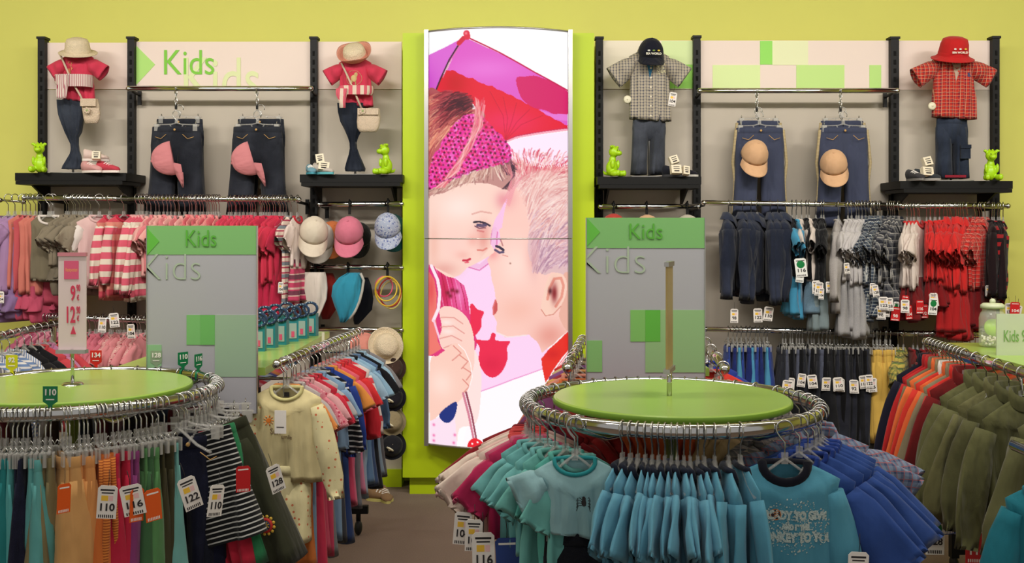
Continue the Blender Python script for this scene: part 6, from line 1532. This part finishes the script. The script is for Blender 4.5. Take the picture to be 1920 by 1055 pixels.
# lime vinyl animals
def critter(px, D, z, rz, label, side=False, s=1.0):
    x = (px-960)/F*D; o = thing('toy_animal', label, 'figurine', (x, D, z), math.radians(rz)); o.scale = (s, s, s)
    mb = MB()
    mb.ball((0, .01, .048), (.034, .032, .046), 0, 20, 14); mb.ball((0, .005, .09), (.021, .02, .03), 0, 16, 10)
    mb.ball((0, -.004, .138), (.03, .029, .03), 0, 20, 14); mb.ball((0, -.034, .13), (.02, .019, .015), 0, 14, 10)
    for sd in (-1, 1):
        mb.ball((sd*.032, -.028, .018), (.018, .03, .018), 0, 14, 10); mb.ball((sd*.034, -.05, .02), (.014, .012, .018), 0, 12, 8)
        mb.ball((sd*.03, -.012, .07), (.009, .012, .026), 0, 12, 8)
        mb.tube([(sd*.02, -.002, .156), (sd*.033, -.006, .166), (sd*.044, -.012, .164)], [.009, .010, .003], 10)
        mb.ball((sd*.009, 0, .168), (.006, .006, .01), 0, 10, 6)
    mb.tube([(0, .03, .02), (0, .055, .02), (0, .064, .035)], [.014, .008, .004], 10)
    body = part('body', mb, M_fig, o)
    md = body.modifiers.new('r', 'REMESH'); md.mode = 'VOXEL'; md.voxel_size = .0035; md.use_smooth_shade = True
    sm_ = body.modifiers.new('s', 'SMOOTH'); sm_.iterations = 4; sm_.factor = .6
    for sd in (-1, 1):
        mb = MB(); mb.ball((sd*.011, -.032, .146), .003, 0, 8, 6); part('eye', mb, M_ink, o)
        mb = MB(); mb.ball((sd*.006, -.047, .133), .0022, 0, 6, 5); part('nostril', mb, mat('dark_green', (80, 110, 10), .5), o)
    return o
critter(74, 5.95, S1[1], 8, 'lime green toy animal facing forward at the left end of the leftmost shelf')
critter(722, 5.97, S2[1], -55, 'lime green toy animal turned left on the shelf above the caps', s=1.02)
critter(1150, 5.98, S3[1], 55, 'lime green toy animal turned right under the navy cap outfit', s=1.04)
critter(1858, 5.95, S4[1], -5, 'lime green toy animal facing forward beside the red hat outfit', s=1.04)
for px, S_, l in ((137, S1, 'straw hat'), (666, S2, 'pink brimmed hat'), (1217, S3, 'navy cap'), (1783, S4, 'red hat')):
    mb = MB(); mb.box((0, 0, .004), (.22, .12, .008)); mb.tube([(0, 0, .004), (0, 0, .5)], .007, 8); mb.ball((0, .008, .60), (.055, .02, .085), 1, 16, 10)
    solo('display_bust', mb, [M_alu, mat('bust_white', (196, 186, 176), .6)], f'thin metal stand and bust carrying the {l} outfit', 'display stand', ((px-960)/F*DM, DM, S_[1]))

# trousers hanging from chains below the top rails
def chain(px, y0, y1, label):
    mb = MB(); a = P(px, y0, 6.1); b = P(px, y1, 6.08); n = 4
    for i in range(n):
        c = a.lerp(b, (i+.5)/n)-a; r_ = (a.z-b.z)/n*.62
        mb.tube([c+Vector((r_*.5*math.cos(q), 0, r_*math.sin(q))) if i % 2 == 0 else c+Vector((0, r_*.5*math.cos(q), r_*math.sin(q))) for q in [2*PI*k/14 for k in range(14)]], .0028, 5, closed=True)
    mb.tube([Vector((0, -.014, .016)), Vector((0, .014, .016)), Vector((0, .016, -.012)), Vector((0, 0, -.02)), Vector((0, -.016, -.012))], .003, 5, closed=True)
    mb.box(b-a+Vector((0, 0, .0)), (.012, .012, .03), 1)
    solo('hanging_chain', mb, [M_chrome, M_black], label, 'chain', a)
def hung(px, y, D, m, label, name, kw, rz=0):
    p = P(px, y, D); o = put(name, bottom_parts(m, **kw), p, math.radians(rz), label, 'trousers'); hanger('clip', kw['w'], kw['drop'], p, math.radians(rz), f'hanger of the {label}', None); return o
DJ = fab((32, 35, 44), 'denim', wr=.9); BT = fab((66, 72, 96), 'plain', wr=.9); PIP = fab((196, 176, 130), 'stripe', (150, 130, 96), f=120, ratio=.7)
for cx_, lab in ((333, 'left'), (485, 'right')):
    chain(cx_-3, 170, 200, f'short chrome chain above the {lab} pair of hanging jeans')
    hung(cx_+4, 203, 6.16, DJ, f'rear dark jeans in the {lab} pair with pink cap', 'jeans', dict(w=.135, L=.52, t=.02, drop=.075, pockets=True, seed=cx_))
    hung(cx_-2, 214, 6.06, DJ, f'front dark jeans in the {lab} pair with pink cap', 'jeans', dict(w=.14, L=.5, t=.026, drop=.085, pockets=True, seed=cx_+1, flare=1.08))
for cx_, lab in ((1420, 'left'), (1577, 'right')):
    chain(cx_-1, 174, 205, f'short chrome chain above the {lab} blue trousers')
    hung(cx_+2, 208, 6.16, BT, f'rear blue trousers in the {lab} pair with beige cap', 'trousers', dict(w=.125, L=.56, t=.02, drop=.07, seed=cx_, piping=PIP))
    hung(cx_+4, 216, 6.06, BT, f'front blue trousers in the {lab} pair with beige cap', 'trousers', dict(w=.135, L=.57, t=.028, drop=.085, seed=cx_+1, piping=PIP, pockets=True, flare=1.02))
def sidecap(rows, brim, lab, m):
    mb, base = form(rows, 5.99, tr=.55, tmax=.05, fold=.012, flat=.9); o = thing('baseball_cap', lab, 'cap', base)
    link('crown', mb.mesh('crown', m), o)
    mb2, b2 = form(brim, 5.93, tr=.35, tmax=.012, flat=.8); link('brim', mb2.mesh('brim', fab((188, 100, 110), wr=.9)), o, b2-base)
CPK = fab((216, 132, 138), wr=.9)
CPC = cap_mesh(None, pat=CPK, rc=.076, hc=.112)
for px_, py_, lab_, tl in ((324, 296, 'crumpled pink cap clipped on the left hanging jeans', -10), (473, 296, 'crumpled pink cap clipped on the right hanging jeans', -16)):
    o = put('baseball_cap', CPC, P(px_, py_, 5.97), 0, lab_, 'cap')
    M_ = Matrix(((0, 0, -1), (-1, 0, 0), (0, 1, 0)))
    o.rotation_euler = (Matrix.Rotation(math.radians(14), 3, 'Z') @ Matrix.Rotation(math.radians(tl), 3, 'Y') @ M_).to_euler(); o.scale = (.62, 1.18, 1.06)
cap(1414, 292, 5.98, CB, 'beige cap clipped on the left blue trousers', 46, 3, 4, 1.0); cap(1563, 310, 5.98, CB, 'beige cap clipped on the right blue trousers', 46, -4, -12, 1.0)
for px, py, l in ((298, 398, 'front'),): pass

# gift boxes on the middle table
k = 0
for row in range(2):
    for i in range(6):
        t = i/5; x = -1.115+.02*i+.035*row-.0*t; y = 4.42+.13*i+.03*row
        px_ = 0; o = thing('gift_pack', f'{ORD[i]} turquoise hair accessory pack from the front in the {"left" if row == 0 else "right"} row', 'gift pack', (x-.08*(1-row), y, 1.03), rnd.uniform(-.3, .3), 'turquoise packs on the middle table')
        mb = MB(); mb.box((0, 0, .055), (.052, .035, .11)); part('box', mb, mat('pack_turquoise', (38, 122, 128), .4), o)
        mb = MB(); mb.box((0, -.0185, .05), (.034, .002, .07)); part('window', mb, mat('pack_window', (150, 170, 160), .2), o)
        mb = MB(); mb.box((0, -.02, .035), (.014, .002, .026)); part('pink_charm', mb, mat('pack_pink', (206, 80, 110), .5), o)
        mb = MB(); mb.tube([(.034*math.cos(2*PI*q/24), -.02, .135+.028*math.sin(2*PI*q/24)) for q in range(24)], .007, 6, closed=True); part('hair_ring', mb, fab((40, 62, 92), 'floral', (150, 180, 190), (30, 40, 60), f=90, ratio=.3), o)
o = thing('table_marker', 'small cream clip standing on the rail end of the middle table', 'marker', P(606, 640, 5.05)); mb = MB(); mb.box((0, 0, .0), (.012, .01, .09)); part('stem', mb, M_cream, o)

def check_labels():
    for lab, os_ in NLAB.items():
        if len(os_) > 1 and not os_[0].get('group'): print('DUP', lab, len(os_))
check_labels()
